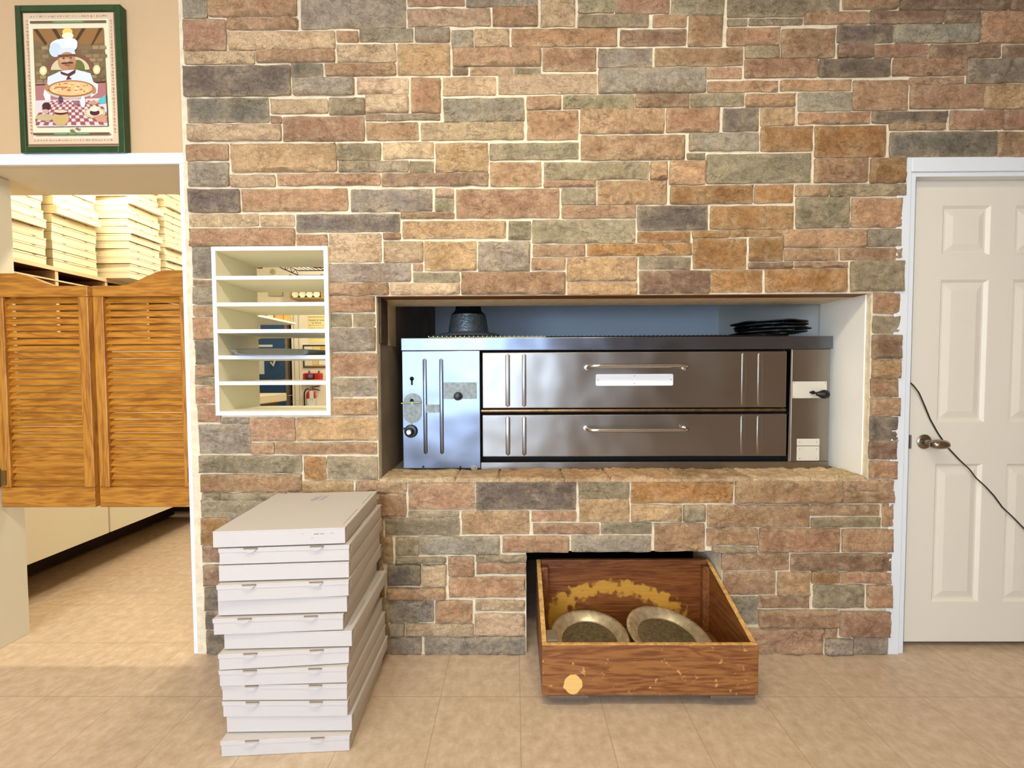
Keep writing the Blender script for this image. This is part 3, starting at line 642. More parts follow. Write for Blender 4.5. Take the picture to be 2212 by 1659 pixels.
poly([(385, 720), (425, 700), (430, 850), (385, 850), (368, 800)], (232, 236, 226)); poly([(780, 690), (835, 715), (830, 790), (770, 830), (770, 760)], (226, 226, 212))
ell(602, 762, 212, 78, (206, 196, 176)); ell(604, 752, 203, 72, (176, 108, 58)); ell(604, 750, 184, 60, (232, 192, 130))
for k in range(46):
    a, d = rs.uniform(0, 6.28), rs.uniform(0, .95)**.5
    ell(604+170*d*math.cos(a), 750+52*d*math.sin(a), rs.uniform(7, 20), rs.uniform(4, 9), rs.choice([(204, 110, 62), (244, 220, 168), (196, 134, 74), (240, 204, 140)]), n=10)
ell(400, 740, 20, 30, (184, 132, 94)); ell(800, 770, 18, 30, (184, 132, 94))
poly([(302, 852), (906, 836), (918, 1075), (308, 1078)], (226, 210, 204))
for r_ in range(9):
    y0_, y1_ = 856+r_**1.25*13.5, 856+(r_+1)**1.25*13.5
    if y1_ > 1074: y1_ = 1074
    for k in range(-9, 10):
        def xx(k, y): return 612+k*(22+(y-856)*.085)
        if (k+r_) % 2 == 0:
            q = [(min(max(xx(k, y0_), 306), 908), y0_), (min(max(xx(k+1, y0_), 306), 908), y0_), (min(max(xx(k+1, y1_), 308), 915), y1_), (min(max(xx(k, y1_), 308), 915), y1_)]
            if q[1][0]-q[0][0] > 3: poly(q, (160, 84, 80))
ell(390, 1000, 82, 28, (196, 178, 128)); ell(400, 905, 36, 34, (70, 24, 36)); ell(395, 950, 26, 20, (206, 170, 150)); ell(812, 965, 92, 44, (206, 194, 150)); ell(812, 960, 72, 32, (224, 214, 172)); ell(812, 962, 42, 26, (70, 26, 40)); ell(810, 930, 40, 24, (228, 222, 190))
ell(524, 1010, 70, 62, (206, 174, 110)); ell(524, 962, 56, 18, (90, 24, 40)); ell(524, 950, 58, 12, (224, 206, 168)); ell(520, 850, 18, 34, (96, 66, 90)); ell(712, 870, 22, 50, (226, 228, 224)); ell(655, 880, 24, 22, (150, 104, 116))
poly([(840, 858), (905, 808), (908, 884), (846, 886)], (92, 188, 190)); ell(800, 878, 44, 16, (206, 152, 116)); poly([(800, 1000), (880, 975), (915, 1000), (914, 1050), (840, 1040)], (206, 150, 118))
poly([(600, 1100), (612, 1112), (620, 1098), (630, 1112), (636, 1098), (630, 1130), (606, 1130)], (96, 120, 60)); ell(664, 1100, 16, 11, (150, 106, 76))
bar(290, 1133, 938, 1153, (104, 80, 62)); bar(460, 1133, 770, 1153, (74, 108, 72)); bar(470, 1139, 580, 1146, (150, 170, 130)); bar(595, 1139, 650, 1146, (150, 170, 130)); bar(665, 1139, 765, 1146, (150, 170, 130))
ART.box(X0+.01, X1-.01, PY+.0062, PY+.012, Z0+.01, Z1-.01, acol((150, 138, 104)))
ART.build('print', cols, po)

# ------------------------------------------------------------------ saloon doors
YS, SD = 1.772, .036
HINGE_M = mat('aged_brass_hinge', (150, 130, 90), .3, metal=1)
def saloon(x0, x1, high_left, label, z_top_hi, z_top_lo, zb, hinge):
    root = thing('saloon_door', label, 'swing door', ((x0+x1)/2, YS+SD/2, zb), 'louvred saloon doors of the kitchen opening')
    sw = .046; zr = at(100, 641, YS).z; zl = at(100, 1053, YS).z
    wdt = x1-x0; n = 24
    top = []
    for k in range(n+1):
        s = k/n; q = s if high_left else 1-s
        t = min(1, max(0, (q-.22)/.5)); t = t*t*(3-2*t)
        if q > .72: t = 1
        top.append((x0+wdt*s, z_top_hi+(z_top_lo-z_top_hi)*t))
    MB().prism([(x0, zr)]+top+[(x1, zr)], YS, YS+SD).build('top_rail', M_oak, root, bevel=.003)
    MB().box(x0, x0+sw, YS+.0005, YS+SD-.0005, zl+.0005, zr-.0005).build('stile', M_oakv, root, bevel=.003)
    MB().box(x1-sw, x1, YS+.0005, YS+SD-.0005, zl+.0005, zr-.0005).build('stile', M_oakv, root, bevel=.003)
    MB().box(x0, x1, YS, YS+SD, zb, zl).build('bottom_rail', M_oak, root, bevel=.003)
    mb = MB(); ns = 28; p = (zr-zl)/ns
    for k in range(ns):
        zc = zl+p*(k+.5)
        M = TR((x0+x1)/2, YS+SD/2, zc) @ RX(math.radians(55+rs.uniform(-3, 3)))
        hw = wdt/2-sw+.004
        mb.prism([(-hw, -.0032), (hw, -.0032), (hw, .0032), (-hw, .0032)], -.0150, .0150, 0, M)
    mb.build('louver_panel', M_oak, root, bevel=.0015)
    for hz, hx, s in hinge:
        h = MB().tube([(hx, YS-.004, hz-.035), (hx, YS-.004, hz+.035)], .006, 10).tube([(hx, YS-.004, hz+.035), (hx, YS-.004, hz+.044)], [.008, .004], 10).tube([(hx, YS-.004, hz-.044), (hx, YS-.004, hz-.035)], [.004, .008], 10).box(min(hx, hx+s*.03), max(hx, hx+s*.03), YS-.003, YS-.0005, hz-.033, hz+.033)
        h.build('hinge', HINGE_M, root, smooth=True)
    return root
LX0, LX1 = OPX0+.014, at(198, 860, YS).x-.002
RX0, RX1 = LX1+.022, at(407, 700, YS).x+.006
zb = at(200, 1096, YS).z
saloon(LX0, LX1, True, 'golden oak louvred saloon door, left leaf, hinged on the white post', at(20, 590, YS).z, at(200, 617, YS).z, zb, [(at(8, 1032, YS).z, LX0-.003, 1)])
saloon(RX0, min(RX1, -1.436), False, 'golden oak louvred saloon door, right leaf, hinged beside the stone wall', at(400, 583, YS).z, at(230, 617, YS).z, zb, [(at(408, 670, YS).z, min(RX1, -1.436)+.002, -1), (at(424, 1025, YS).z, min(RX1, -1.436)+.002, -1)])

# ------------------------------------------------------------------ cubby shelf in the wall
cb = thing('cubby_shelf', 'white open-backed cubby of five shelves set in the stone wall', 'shelf', ((CBX0+CBX1)/2, 1.83, CBZ0+.0005))
cy0, cy1 = 1.700, 1.972; t = .0175
a, b, c, d = CBX0+.0008, CBX1-.0008, CBZ0+.0008, CBZ1-.0008
MB().box(a, a+t, cy0, cy1, c, d).box(b-t, b, cy0, cy1, c, d).box(a+t, b-t, cy0, cy1, c, c+t).box(a+t, b-t, cy0, cy1, d-t, d).build('frame', [M_melin, M_melamine], cb)
for k in range(4): cb.children[0].data.polygons[k*6+2].material_index = 1
shz = []
for py in (599.5, 657, 715, 771.5, 827.5):
    z = at(590, py, cy0).z; shz.append(z+.008)
    MB().box(a+t+.0004, b-t-.0004, cy0+.001, cy1, z-.008, z+.008).build('shelf', [M_melin, M_melamine], cb).data.polygons[2].material_index = 1
# pan lying on the fourth shelf
pz = shz[3]+.001
pc = ((a+b)/2, 1.80, pz)
pn = MB().lathe([(0, 0), (.165, 0), (.185, .004), (.198, .017), (.2055, .019), (.2065, .021), (.2055, .0225), (.197, .021), (.183, .008), (.165, .004), (0, .004)], 56, TR(*pc)).build('pizza_pan', mat('pan_grey_aluminium', (132, 138, 134), .3, metal=.9), smooth=True)
tag(pn, 'round grey metal pizza pan lying on the fourth shelf of the white cubby', 'pan')

# ------------------------------------------------------------------ oven
YO = 1.872
OB = NZ0+.0085
orx0, orx1, _, ozt = rect(868, 728, 1796, 1018, YO)
ov = thing('deck_oven', 'wide stainless steel two-deck pizza oven set in the stone wall niche', 'oven', ((orx0+orx1)/2, 2.3, OB))
def oz(y): return at(1300, y, YO).z
def R4(x0, y0, x1, y1): return rect(x0, y0, x1, y1, YO)
dx0, dx1 = at(1038, 880, YO).x, at(1703, 880, YO).x
zt, zdo, zb2 = ozt, oz(756), oz(998)
MB().box(orx0+.004, orx1-.004, YO+.06, 2.75, OB+.001, zt-.002).build('body', M_steel, ov)
MB().box(orx0, orx1, YO-.004, YO+.059, zdo, zt).build('top_band', M_steelv, ov, bevel=.003)
MB().box(dx0, orx1-.006, YO, YO+.059, OB+.002, zb2-.0005).build('bottom_rail', M_steel, ov, bevel=.002)
lp = MB().box(orx0+.003, dx0-.0005, YO-.003, YO+.059, OB+.008, zdo-.0005).build('control_panel', M_steelv, ov, bevel=.003)
rp = MB().box(dx1+.012, orx1-.008, YO, YO+.059, zb2, zdo-.0005).build('side_panel', M_steel, ov, bevel=.003)
MB().box(dx0, dx1, YO+.045, YO+.059, zb2, zdo-.0005).build('chamber_recess', M_dark, ov)
MB().prism([(dx1+.001, zb2), (dx1+.0115, zb2), (dx1+.0115, zdo-.001), (dx1+.007, zdo-.001)], YO-.001, YO+.04).build('door_post', M_chrome, ov)
z1_, z0_ = oz(883), oz(891); MB().tube([(dx0+.004, YO+.006, (z0_+z1_)/2), (dx1-.012, YO+.006, (z0_+z1_)/2)], (z1_-z0_)/2, 12).build('divider_rail', mat('heat_stained_steel', (140, 118, 92), .35, metal=1, var=.3, vscale=30), ov, smooth=True)
def rib(mb, x0, x1, z0, z1, y, h):
    xc = (x0+x1)/2; w = (x1-x0)/2; n = 8
    pr = [(w*math.cos(PI*k/n), h*math.sin(PI*k/n)) for k in range(n+1)]
    zz = [(z0, 0), (z0+.008, 1), (z1-.008, 1), (z1, 0)]
    v = []; f = []
    for z, s in zz:
        for px_, hh in pr: v.append((xc+px_*(s*.9+.1), y-hh*s, z))
    m_ = n+1
    for i in range(3):
        for k in range(n): f.append([i*m_+k+1, i*m_+k, (i+1)*m_+k, (i+1)*m_+k+1])
    mb.add(v, f)
def oven_door(y0, y1, hy0, hy, hx0, hx1, label):
    X0, X1, Z0, Z1 = R4(1042, y0, 1698, y1)
    dr = MB().box(X0, X1, YO-.004, YO+.03, Z0, Z1).build('oven_door', M_steel, ov, bevel=.004, seg=3); dr['label'] = label
    for xa, xb in ((1092, 1102), (1128, 1137), (1599, 1609), (1634, 1645)):
        mb = MB(); rib(mb, at(xa, 870, YO).x, at(xb, 870, YO).x, Z0+.006, Z1-.006, YO-.0042, .003); mb.build('rib', M_steel, dr, smooth=True)
    A, B = at(hx0, hy0, YO), at(hx1, hy0, YO); zh = at(1370, hy, YO-.05).z
    yy = YO-.055
    p = [(A.x, YO-.003, A.z), (A.x, YO-.03, A.z), (A.x+.006, YO-.045, zh+(A.z-zh)*.5), (A.x+.022, yy, zh), (A.x+.05, yy, zh), (B.x-.05, yy, zh), (B.x-.022, yy, zh), (B.x-.006, YO-.045, zh+(B.z-zh)*.5), (B.x, YO-.03, B.z), (B.x, YO-.003, B.z)]
    MB().tube(p, .0088, 12).lathe([(.013, 0), (.013, .003), (.008, .005)], 16, TR(A.x, YO-.0035, A.z) @ RX(PI/2)).lathe([(.013, 0), (.013, .003), (.008, .005)], 16, TR(B.x, YO-.0035, B.z) @ RX(PI/2)).build('handle', M_chrome, dr, smooth=True)
    return dr
d1 = oven_door(760, 881, 794, 790, 1268, 1478, 'upper steel oven door with white nameplate')
d2 = oven_door(895, 986, 925, 929, 1266, 1478, 'lower steel oven door')
def roundrect(x0, x1, z0, z1, r, n=5):
    p = []
    for cx, cz_, a0 in ((x1-r, z1-r, 0), (x0+r, z1-r, 90), (x0+r, z0+r, 180), (x1-r, z0+r, 270)):
        for k in range(n+1):
            a_ = math.radians(a0+90*k/n); p.append((cx+r*math.cos(a_), cz_+r*math.sin(a_)))
    return p
def plate(px, m, parent, name, y, th=.002, r=.004, rivets=True):
    X0, X1, Z0, Z1 = R4(*px)
    o = MB().prism(roundrect(X0, X1, Z0, Z1, r), y-th, y).build(name, m, parent)
    if rivets:
        for rx, rz in rivets:
            mb = MB(); disc(mb, (X0+(X1-X0)*rx, y-th, Z0+(Z1-Z0)*rz), .0022, .0012, 10); mb.build('rivet', M_grey, o)
    return o
yf = YO-.0045
plate((1286.4, 808, 1452.7, 833), M_plate, d1, 'nameplate', yf, .003, .007, None)
X0_, X1_, Z0_, Z1_ = R4(1286.4, 808, 1452.7, 833)
for rx, rz in ((.03, .5), (.97, .5), (.5, .18), (.5, .85)):
    mb = MB(); disc(mb, (X0_+(X1_-X0_)*rx, yf-.003, Z0_+(Z1_-Z0_)*rz), .0024, .0012, 10); mb.build('rivet', M_grey, d1)
yl = YO-.0035
for xa, xb in ((914.5, 923), (950, 958.5)):
    mb = MB(); rib(mb, at(xa, 880, YO).x, at(xb, 880, YO).x, oz(980), oz(772), yl, .003); mb.build('rib', M_steelv, ov, smooth=True)
p_ = at(890, 818, YO); mb = MB(); disc(mb, (p_.x, yl, p_.z), .010, .0008, 18); mb.box(p_.x-.004, p_.x+.004, yl-.0008, yl, p_.z-.030, p_.z); mb.build('keyhole', M_dark, ov)
# oblong control plate
c1, c2 = at(891.8, 869, YO), at(891.3, 894, YO); r_ = .0425
pts_ = [(c1.x+r_*math.cos(math.radians(k*10)), c1.z+r_*math.sin(math.radians(k*10))) for k in range(19)]+[(c2.x+r_*math.cos(math.radians(180+k*10)), c2.z+r_*math.sin(math.radians(180+k*10))) for k in range(19)]
opl = MB().prism(pts_, yl-.0025, yl).build('control_plate', M_platem, ov)
mb = MB(); disc(mb, (c1.x-.003, yl-.0025, c1.z+.008), .009, .0015, 14); mb.build('pilot_hole', M_dark, opl)
lv = MB().tube([(orx0+.002, yl-.014, c1.z-.004), (c1.x+.04, yl-.012, c1.z)], .0035, 8).tube([(c1.x, yl-.0025, c1.z-.002), (c1.x, yl-.014, c1.z-.002)], .006, 10); lv.build('valve_lever', mat('greenish_steel', (140, 160, 130), .3, metal=.9), opl, smooth=True)
p_ = at(888.3, 931, YO); mb = MB(); mb.lathe([(.031, 0), (.031, .006), (.028, .012), (.017, .014), (.015, .03), (.012, .032), (0, .032)], 30, TR(p_.x, yl, p_.z) @ RX(PI/2)); mb.box(p_.x-.036, p_.x-.028, yl-.01, yl-.001, p_.z+.008, p_.z+.016)
dl = mb.build('thermostat_dial', M_black, ov, smooth=True)
mb = MB(); disc(mb, (p_.x-.002, yl-.032, p_.z-.001), .0115, .003, 20); mb.build('dial_cap', M_chrome, dl, smooth=True)
mb = MB(); mb.box(p_.x-.004, p_.x+.004, yl-.004, yl-.0002, p_.z+.031, p_.z+.038); mb.build('pointer', mat('brass_pointer', (190, 180, 120), .4), dl)
sp_ = plate((958.7, 826, 1029.7, 861.6), M_platem, ov, 'damper_plate', yl, .002, .002, ((.04, .08), (.96, .08), (.04, .92), (.96, .92), (.5, .94)))
p_ = at(990, 855.5, YO); mb = MB(); knob(mb, (p_.x, yl-.002, p_.z), .0195, .028); mb.build('damper_knob', M_black, ov, smooth=True)
plate((920.6, 874, 949, 891), M_platem, ov, 'rating_label', yl-.003, .0015, .002, None)
for x, y, r in ((914.8, 1007.7, .005), (994.8, 1008.7, .005)):
    q = at(x, y, YO); mb = MB(); disc(mb, (q.x, yl, q.z), r, .003, 12); mb.build('bolt', M_blackm, ov)
q = at(1024.7, 1010, YO); mb = MB(); disc(mb, (q.x, yl-.001, q.z), .016, .003, 24); disc(mb, (q.x, yl-.004, q.z), .006, .004, 12); mb.build('washer', M_grey, ov)
plate((1711.4, 824, 1785, 860), M_label, ov, 'damper_plate', YO-.0005, .002, .002, ((.04, .08), (.96, .92), (.04, .92), (.96, .08)))
A = at(1749.4, 847.3, YO); B = at(1768, 849.5, YO-.03); Cq = at(1779, 851.6, YO-.035)
lv = MB().tube([(A.x, YO-.002, A.z), (A.x, YO-.018, A.z), (A.x+.01, YO-.022, A.z-.002), (B.x, YO-.03, B.z)], .0042, 10).lathe([(.0085, 0), (.0085, .004), (0, .006)], 14, TR(A.x, YO-.018, A.z) @ RX(PI/2))
lv.build('damper_lever', M_blackm, ov, smooth=True)
MB().lathe([(.006, -.034), (.009, -.03), (.0125, -.018), (.019, -.008), (.021, .004), (.018, .015), (.009, .021), (0, .022)], 22, TR(Cq.x, YO-.036, Cq.z) @ RY(math.radians(94))).build('lever_knob', M_black, ov, smooth=True)
plate((1721, 947.6, 1769.6, 962.4), M_label, ov, 'rating_label', YO-.0005, .0015, .003, ((.12, .5), (.88, .5)))
plate((1720.5, 963.8, 1769, 994.6), M_label, ov, 'rating_label', YO-.0005, .0015, .003, ((.13, .15), (.87, .15), (.13, .8), (.87, .8)))

# things on top of the oven
def rack(name, x0, x1, y0, y1, z, m, label, sp=.0205):
    mb = MB(); r = .0022
    for y in [y0+(y1-y0)*k/4 for k in range(5)]: mb.tube([(x0, y, z+r), (x1, y, z+r)], r, 6)
    n = int((x1-x0)/sp)
    for k in range(n+1):
        x = x0+(x1-x0)*k/n; mb.tube([(x, y0-.002, z+3*r), (x, y1, z+3*r)], r*.8, 5)
    return tag(mb.build(name, m, smooth=True), label, 'rack', 'wire racks on the oven')
ry0 = YO+.004
xa, xm, xb = at(926, 724, ry0).x, at(1180, 724, ry0).x, at(1703, 724, ry0).x
rack('wire_rack', xa, xm-.004, ry0, 2.32, zt+.0005, mat('pale_zinc_wire', (206, 206, 160), .35, metal=.7), 'pale wire rack on the left end of the oven top')
rack('wire_rack', xm+.004, xb, ry0, 2.22, zt+.0005, mat('dark_wire', (50, 46, 40), .4, metal=.8), 'dark wire rack along the middle and right of the oven top')
bx = at(1012, 690, 2.10).x; bz = zt+.0155
be = thing('vent_bell', 'dark metal bell-shaped vent with a flat rim standing on the oven', 'vent', (bx, 2.10, bz))
MB().lathe([(.105, 0), (.18, .001), (.184, .006), (.180, .010), (.15, .020), (.108, .028), (.105, .026)], 56, TR(bx, 2.10, bz)).build('rim', mat('smooth_steel_rim', (140, 146, 146), .3, metal=.7), be, smooth=True)
MB().lathe([(.106, .0265), (.101, .06), (.091, .118)], 48, TR(bx, 2.10, bz)).build('bell_body', M_bell, be, smooth=True)
MB().lathe([(.0915, .1185), (.086, .125), (.07, .140), (.066, .155), (.065, NT-bz-.001)], 40, TR(bx, 2.10, bz)).build('flue', mat('dark_flue_steel', (34, 32, 30), .5, metal=.7), be, smooth=True)
# black trivets
tx = at(1660, 712, 2.02).x
for k in range(4):
    mb = MB(); n = 64; ro = .158; v = []; f = []
    prof = [(.62, 0), (1, .004), (1.0, .009), (.94, .010), (.60, .006)]
    for r_, z_ in prof:
        for i in range(n):
            a_ = 2*PI*i/n; w = 1+.055*math.cos(6*a_)*(r_ > .8); v.append((ro*r_*w*math.cos(a_), ro*r_*w*math.sin(a_), z_))
    m_ = len(prof)
    for j in range(m_):
        for i in range(n):
            i2 = (i+1) % n; j2 = (j+1) % m_; f.append([j*n+i, j*n+i2, j2*n+i2, j2*n+i])
    for i in range(3):
        a_ = 2*PI*i/3
        mb.box(-.006, .006, -.06, .06, .001, .007, 0, RZ(a_) @ TR(.065, 0, 0) @ RZ(PI/2))
        mb.tube([(.12*math.cos(a_), .12*math.sin(a_), -.0055), (.12*math.cos(a_), .12*math.sin(a_), .003)], .004, 8)
    zz = zt+.0215+k*.0165+(.0 if k else 0)
    mb.add(v, f); mm = MB(); mm.add(mb.v, mb.f, 0, TR(tx+(-.006, .012, .002, -.002)[k], 2.02+(.004, -.006, 0, .006)[k], zz) @ RZ((.3, .75, .1, .5)[k]) @ RX((.02, .0, -.0, .02)[k]*0))
    o = mm.build('pan_trivet', M_blackm, smooth=True)
    tag(o, ('black iron trivet lowest in the pile on the oven', 'black iron trivet second from the bottom of the pile on the oven', 'black iron trivet second from the top of the pile on the oven', 'black iron trivet topmost in the pile on the oven')[k], 'trivet', 'black trivets piled on the oven')

# ------------------------------------------------------------------ rolling crate with pans
KX0, KX1, KY0, KY1 = .097, .893, 1.437, 1.815
fz0, fz1 = .048, .240; bz1 = .384
kr = thing('rolling_crate', 'worn brown plywood crate on casters pulled from under the oven', 'crate', ((KX0+KX1)/2, (KY0+KY1)/2, 0))
ko = Vector(kr['_o'])
WN = ((196, 150, 86), 40, .63)
spot = at(1238, 1478, KY0)
M_kf = wood('crate_ply_front', (154, 100, 50), (112, 62, 24), 0, 1.2, .55, [((spot.x-ko.x, KY0-ko.y, spot.z-ko.z), (.033, .2, .036), (232, 186, 106), .7, 0)], worn=WN)
bs = at(1325, 1320, KY1-.02)
M_kb = wood('crate_ply_back', (136, 80, 34), (104, 52, 18), 0, 1.1, .45, [((bs.x-ko.x, KY1-ko.y, bs.z-ko.z-.035), (.30, .5, .16), (196, 142, 52), .8, .68)])
M_ks = wood('crate_ply_side', (138, 84, 38), (104, 56, 20), 1, 1.2, .5)
M_kedge = mat('crate_raw_edge', (196, 152, 84), .7, var=.4, vscale=60)
th = .018
MB().box(KX0, KX1, KY0, KY0+th, fz0, fz1).build('front_panel', [M_kf, M_kedge], kr, bevel=.005).data.polygons[1].material_index = 1
MB().box(KX0+.02, KX1-.02, KY1-th, KY1, fz0+.01, bz1).build('back_panel', M_kb, kr, bevel=.003)
def side(x0, x1):
    mb = MB(); yz = [(KY0+th+.0005, fz0), (KY1, fz0), (KY1, bz1-.004), (KY0+th+.0005, fz1-.004)]
    v = [(x0, y, z) for y, z in yz]+[(x1, y, z) for y, z in yz]
    mb.add(v, [[0, 1, 2, 3][::-1], [4, 5, 6, 7], [0, 1, 5, 4], [1, 2, 6, 5], [2, 3, 7, 6], [3, 0, 4, 7]]); return mb
sl = side(KX0, KX0+.0195).build('side_panel', [M_ks, M_kedge], kr, bevel=.003)
sr = side(KX1-.0195, KX1).build('side_panel', [M_ks, M_kedge], kr, bevel=.003)
for s in (sl, sr): s.data.polygons[4].material_index = 1
MB().box(KX0+.02, KX1-.02, KY0+th+.001, KY1-th-.001, fz0+.005, fz0+.02).build('bottom', M_ks, kr)
MB().box(KX0+.0205, KX0+.05, KY1-th-.03, KY1-th-.001, fz0+.021, bz1-.02).build('corner_post', M_ks, kr, bevel=.002)
MB().box(KX1-.05, KX1-.0205, KY1-th-.03, KY1-th-.001, fz0+.021, bz1-.02).build('corner_post', M_ks, kr, bevel=.002)
MB().box(KX0+.02, KX0+.06, KY0+th+.001, KY0+th+.06, fz1-.03, fz1+.006).build('corner_block', mat('grey_block', (120, 106, 84), .7), kr, bevel=.003)
M_run = mat('runner_grey_wood', (104, 86, 70), .7)
for xa_, xb_ in ((KX0+.02, KX0+.175), (KX1-.175, KX1-.01)):
    MB().box(xa_, xb_, KY0+.002, KY1-.01, fz0-.017, fz0-.0005).build('runner', M_run, kr, bevel=.004)
for xx_ in (KX0+.055, KX1-.06):
    for yy_ in (KY0+.05, KY1-.06):
        MB().lathe([(.004, -.009), (.017, -.009), (.019, -.006), (.019, .006), (.017, .009), (.004, .009)], 20, TR(xx_, yy_, .0192) @ RY(PI/2)).box(xx_-.012, xx_-.0095, yy_-.008, yy_+.008, .019, fz0-.0175).box(xx_+.0095, xx_+.012, yy_-.008, yy_+.008, .019, fz0-.0175).build('caster', M_black, kr, smooth=True)
def pan_pair(cx, cy, cz, tx_, ty_, label, R_=.159):
    M = TR(cx, cy, cz) @ RX(tx_) @ RY(ty_)
    t = thing('pizza_pan', label, 'pan', (cx, cy, cz), 'old pans in the crate')
    s = R_/.168
    mb = MB()
    mb.lathe([(.120*s, .006), (.128*s, .010), (.150*s, .030), (.163*s, .033), (.168*s, .031), (.170*s, .0285), (.168*s, .026), (.160*s, .028), (.148*s, .026), (.124*s, .003), (.12*s, 0), (0, 0)][::-1], 72, M)
    for k in range(120):
        a_ = 2*PI*k/120; mb.box(.158*s, .169*s, -.0012, .0012, .0315, .0345, 0, M @ RZ(a_))
    mb.build('rim', M_panrim, t, smooth=True)
    MB().lathe([(0, .0035), (.118*s, .0035), (.121*s, .0075), (.118*s, .0085), (0, .0085)], 56, M).build('pan_base', M_panin, t, smooth=True)
    return t
pan_pair(.308, 1.628, .116, math.radians(4), math.radians(-1), 'old round pan lying left in the plywood crate')
pan_pair(.632, 1.628, .124, math.radians(5), math.radians(6), 'old round pan lying right in the plywood crate, overlapping its neighbour', .168)

# ------------------------------------------------------------------ front stack of pizza boxes
HB = .0570; BW, BD = .412, .398
def pizza_box(tabs, mark=False):
    t = thing('pizza_box', '', 'box', (0, 0, 0), 'white pizza boxes stacked on the floor')
    h = HB-.0035
    MB().box(-BW/2+.002, BW/2-.002, .002, BD, .0005, h-.006).build('tray', M_box, t, bevel=.0015)
    lid = MB().box(-BW/2, BW/2, 0, BD+.001, h-.0045, h).box(-BW/2+.0005, BW/2-.0005, .0, .0015, h-.014 if tabs else .002, h-.0045).box(BW/2-.0015, BW/2+.0005, .02, BD-.02, h-.035, h-.0045).build('lid', M_box, t, bevel=.001)
    for y0, y1 in ((.03, BD*.45), (BD*.6, BD-.03)): MB().box(BW/2-.016, BW/2-.0145, y0, y1, h-.0001, h+.0004).build('slot', M_boxin, lid)
    if tabs:
        for x in (-.105, .103):
            mb = MB(); n = 10
            mb.prism([(x-.020+.040*k/n, h-.0035-.010*math.sin(PI*k/n)) for k in range(n+1)], -.0075, -.0008); mb.build('tab', M_box, lid)
            MB().box(x-.022, x+.022, -.0016, -.0002, h-.0034, h+.0003).build('tab_slot', M_boxin, lid)
    return t
PB = pizza_box(True); PP = pizza_box(False); usedB = [False, False]
FR = [(80,272,853,237,82,368,855,330,0),(90,377,863,345,88,477,862,452,1),(85,482,850,460,87,580,850,557,0),(63,595,848,565,66,703,848,662,1),(78,705,833,668,82,780,833,758,0),(50,797,808,768,52,893,810,862,1),(115,893,862,865,117,975,862,957,0),(78,990,847,965,80,1098,847,1055,1),(80,1100,835,1075,82,1190,837,1168,1),(102,1192,830,1175,104,1270,832,1270,1),(110,1275,833,1273,112,1362,833,1370,1),(130,1370,860,1360,132,1455,862,1445,0),(90,1505,850,1470,92,1600,852,1563,1)]
ordn = ['topmost', 'second from the top', 'third from the top', 'fourth from the top', 'fifth from the top', 'sixth from the top', 'seventh from the top', 'sixth from the bottom', 'fifth from the bottom', 'fourth from the bottom', 'third from the bottom', 'second from the bottom', 'lowest']
for i, q in enumerate(FR):
    z = (12-i)*HB+.0005
    s = 2.681
    BLp = atz(440+q[4]/s, 1040+q[5]/s, z); BRp = atz(440+q[6]/s, 1040+q[7]/s, z)
    mid = (BLp+BRp)/2; ang = math.atan2(BRp.y-BLp.y, BRp.x-BLp.x)
    ang = max(math.radians(.5), min(math.radians(4.5), ang))
    k = 0 if q[8] else 1
    src = (PB, PP)[k]
    o = src if not usedB[k] else copy_tree(src)
    usedB[k] = True
    # keep the far edge clear of the stones
    lim = 1.682-BD*math.cos(ang)-BW/2*math.sin(ang)
    o.location = (mid.x, min(mid.y, lim), z); o.rotation_euler = (0, 0, ang)
    ex = {0: ' with a scuffed front', 5: ' pushed out furthest left', 6: ' pushed out to the right'}.get(i, '')
    o['label'] = 'white pizza box%s, %s of the floor stack' % (ex, ordn[i])
    if i == 0:
        h = HB-.0035
        def mark(name, pts, m):
            ob = MB().add(pts, [[0, 1, 2, 3]], 0, TR(*o.location) @ RZ(ang)).build(name, m, None, origin=(0, 0, 0))
            ob.parent = o; ob.matrix_parent_inverse = (TR(*o.location) @ RZ(ang)).inverted()
        M_sc = mat('grey_scuff', (120, 112, 108), .8); M_vi = mat('faint_violet_ink', (172, 160, 178), .8)
        for (x, z_, w, hh) in ((.108, .034, .016, .003), (.128, .034, .012, .0025), (.100, .022, .005, .002), (.162, .036, .008, .0018), (.07, .036, .006, .0015)):
            mark('scuff', [(x, -.0006, z_), (x+w, -.0006, z_+.001), (x+w*.9, -.0006, z_+hh), (x-.002, -.0006, z_+hh*.8)], M_sc)
        for x, y, w in ((-.02, .285, .012), (-.012, .30, .012), (.006, .29, .010), (.016, .30, .008), (-.028, .295, .01)):
            mark('ink_mark', [(x, y, h+.0006), (x+w*.5, y-.002, h+.0006), (x+w, y+.05, h+.0006), (x+w*.6, y+.052, h+.0006)], M_vi)

# ------------------------------------------------------------------ kitchen beyond
struct(MB().box(-4.0, -3.6, 2.03, 5.3, 0, 2.75).build('wall_kitchen_left', M_cream, origin=(0, 0, 0)))
YK = 5.0
struct(MB().box(-3.6, 3.4, YK, YK+.2, 0, 2.75).build('wall_kitchen_back', M_cream, origin=(0, 0, 0)))
struct(MB().box(3.2, 3.4, 2.0, YK, 0, 2.75).build('wall_kitchen_right', M_cream, origin=(0, 0, 0)))
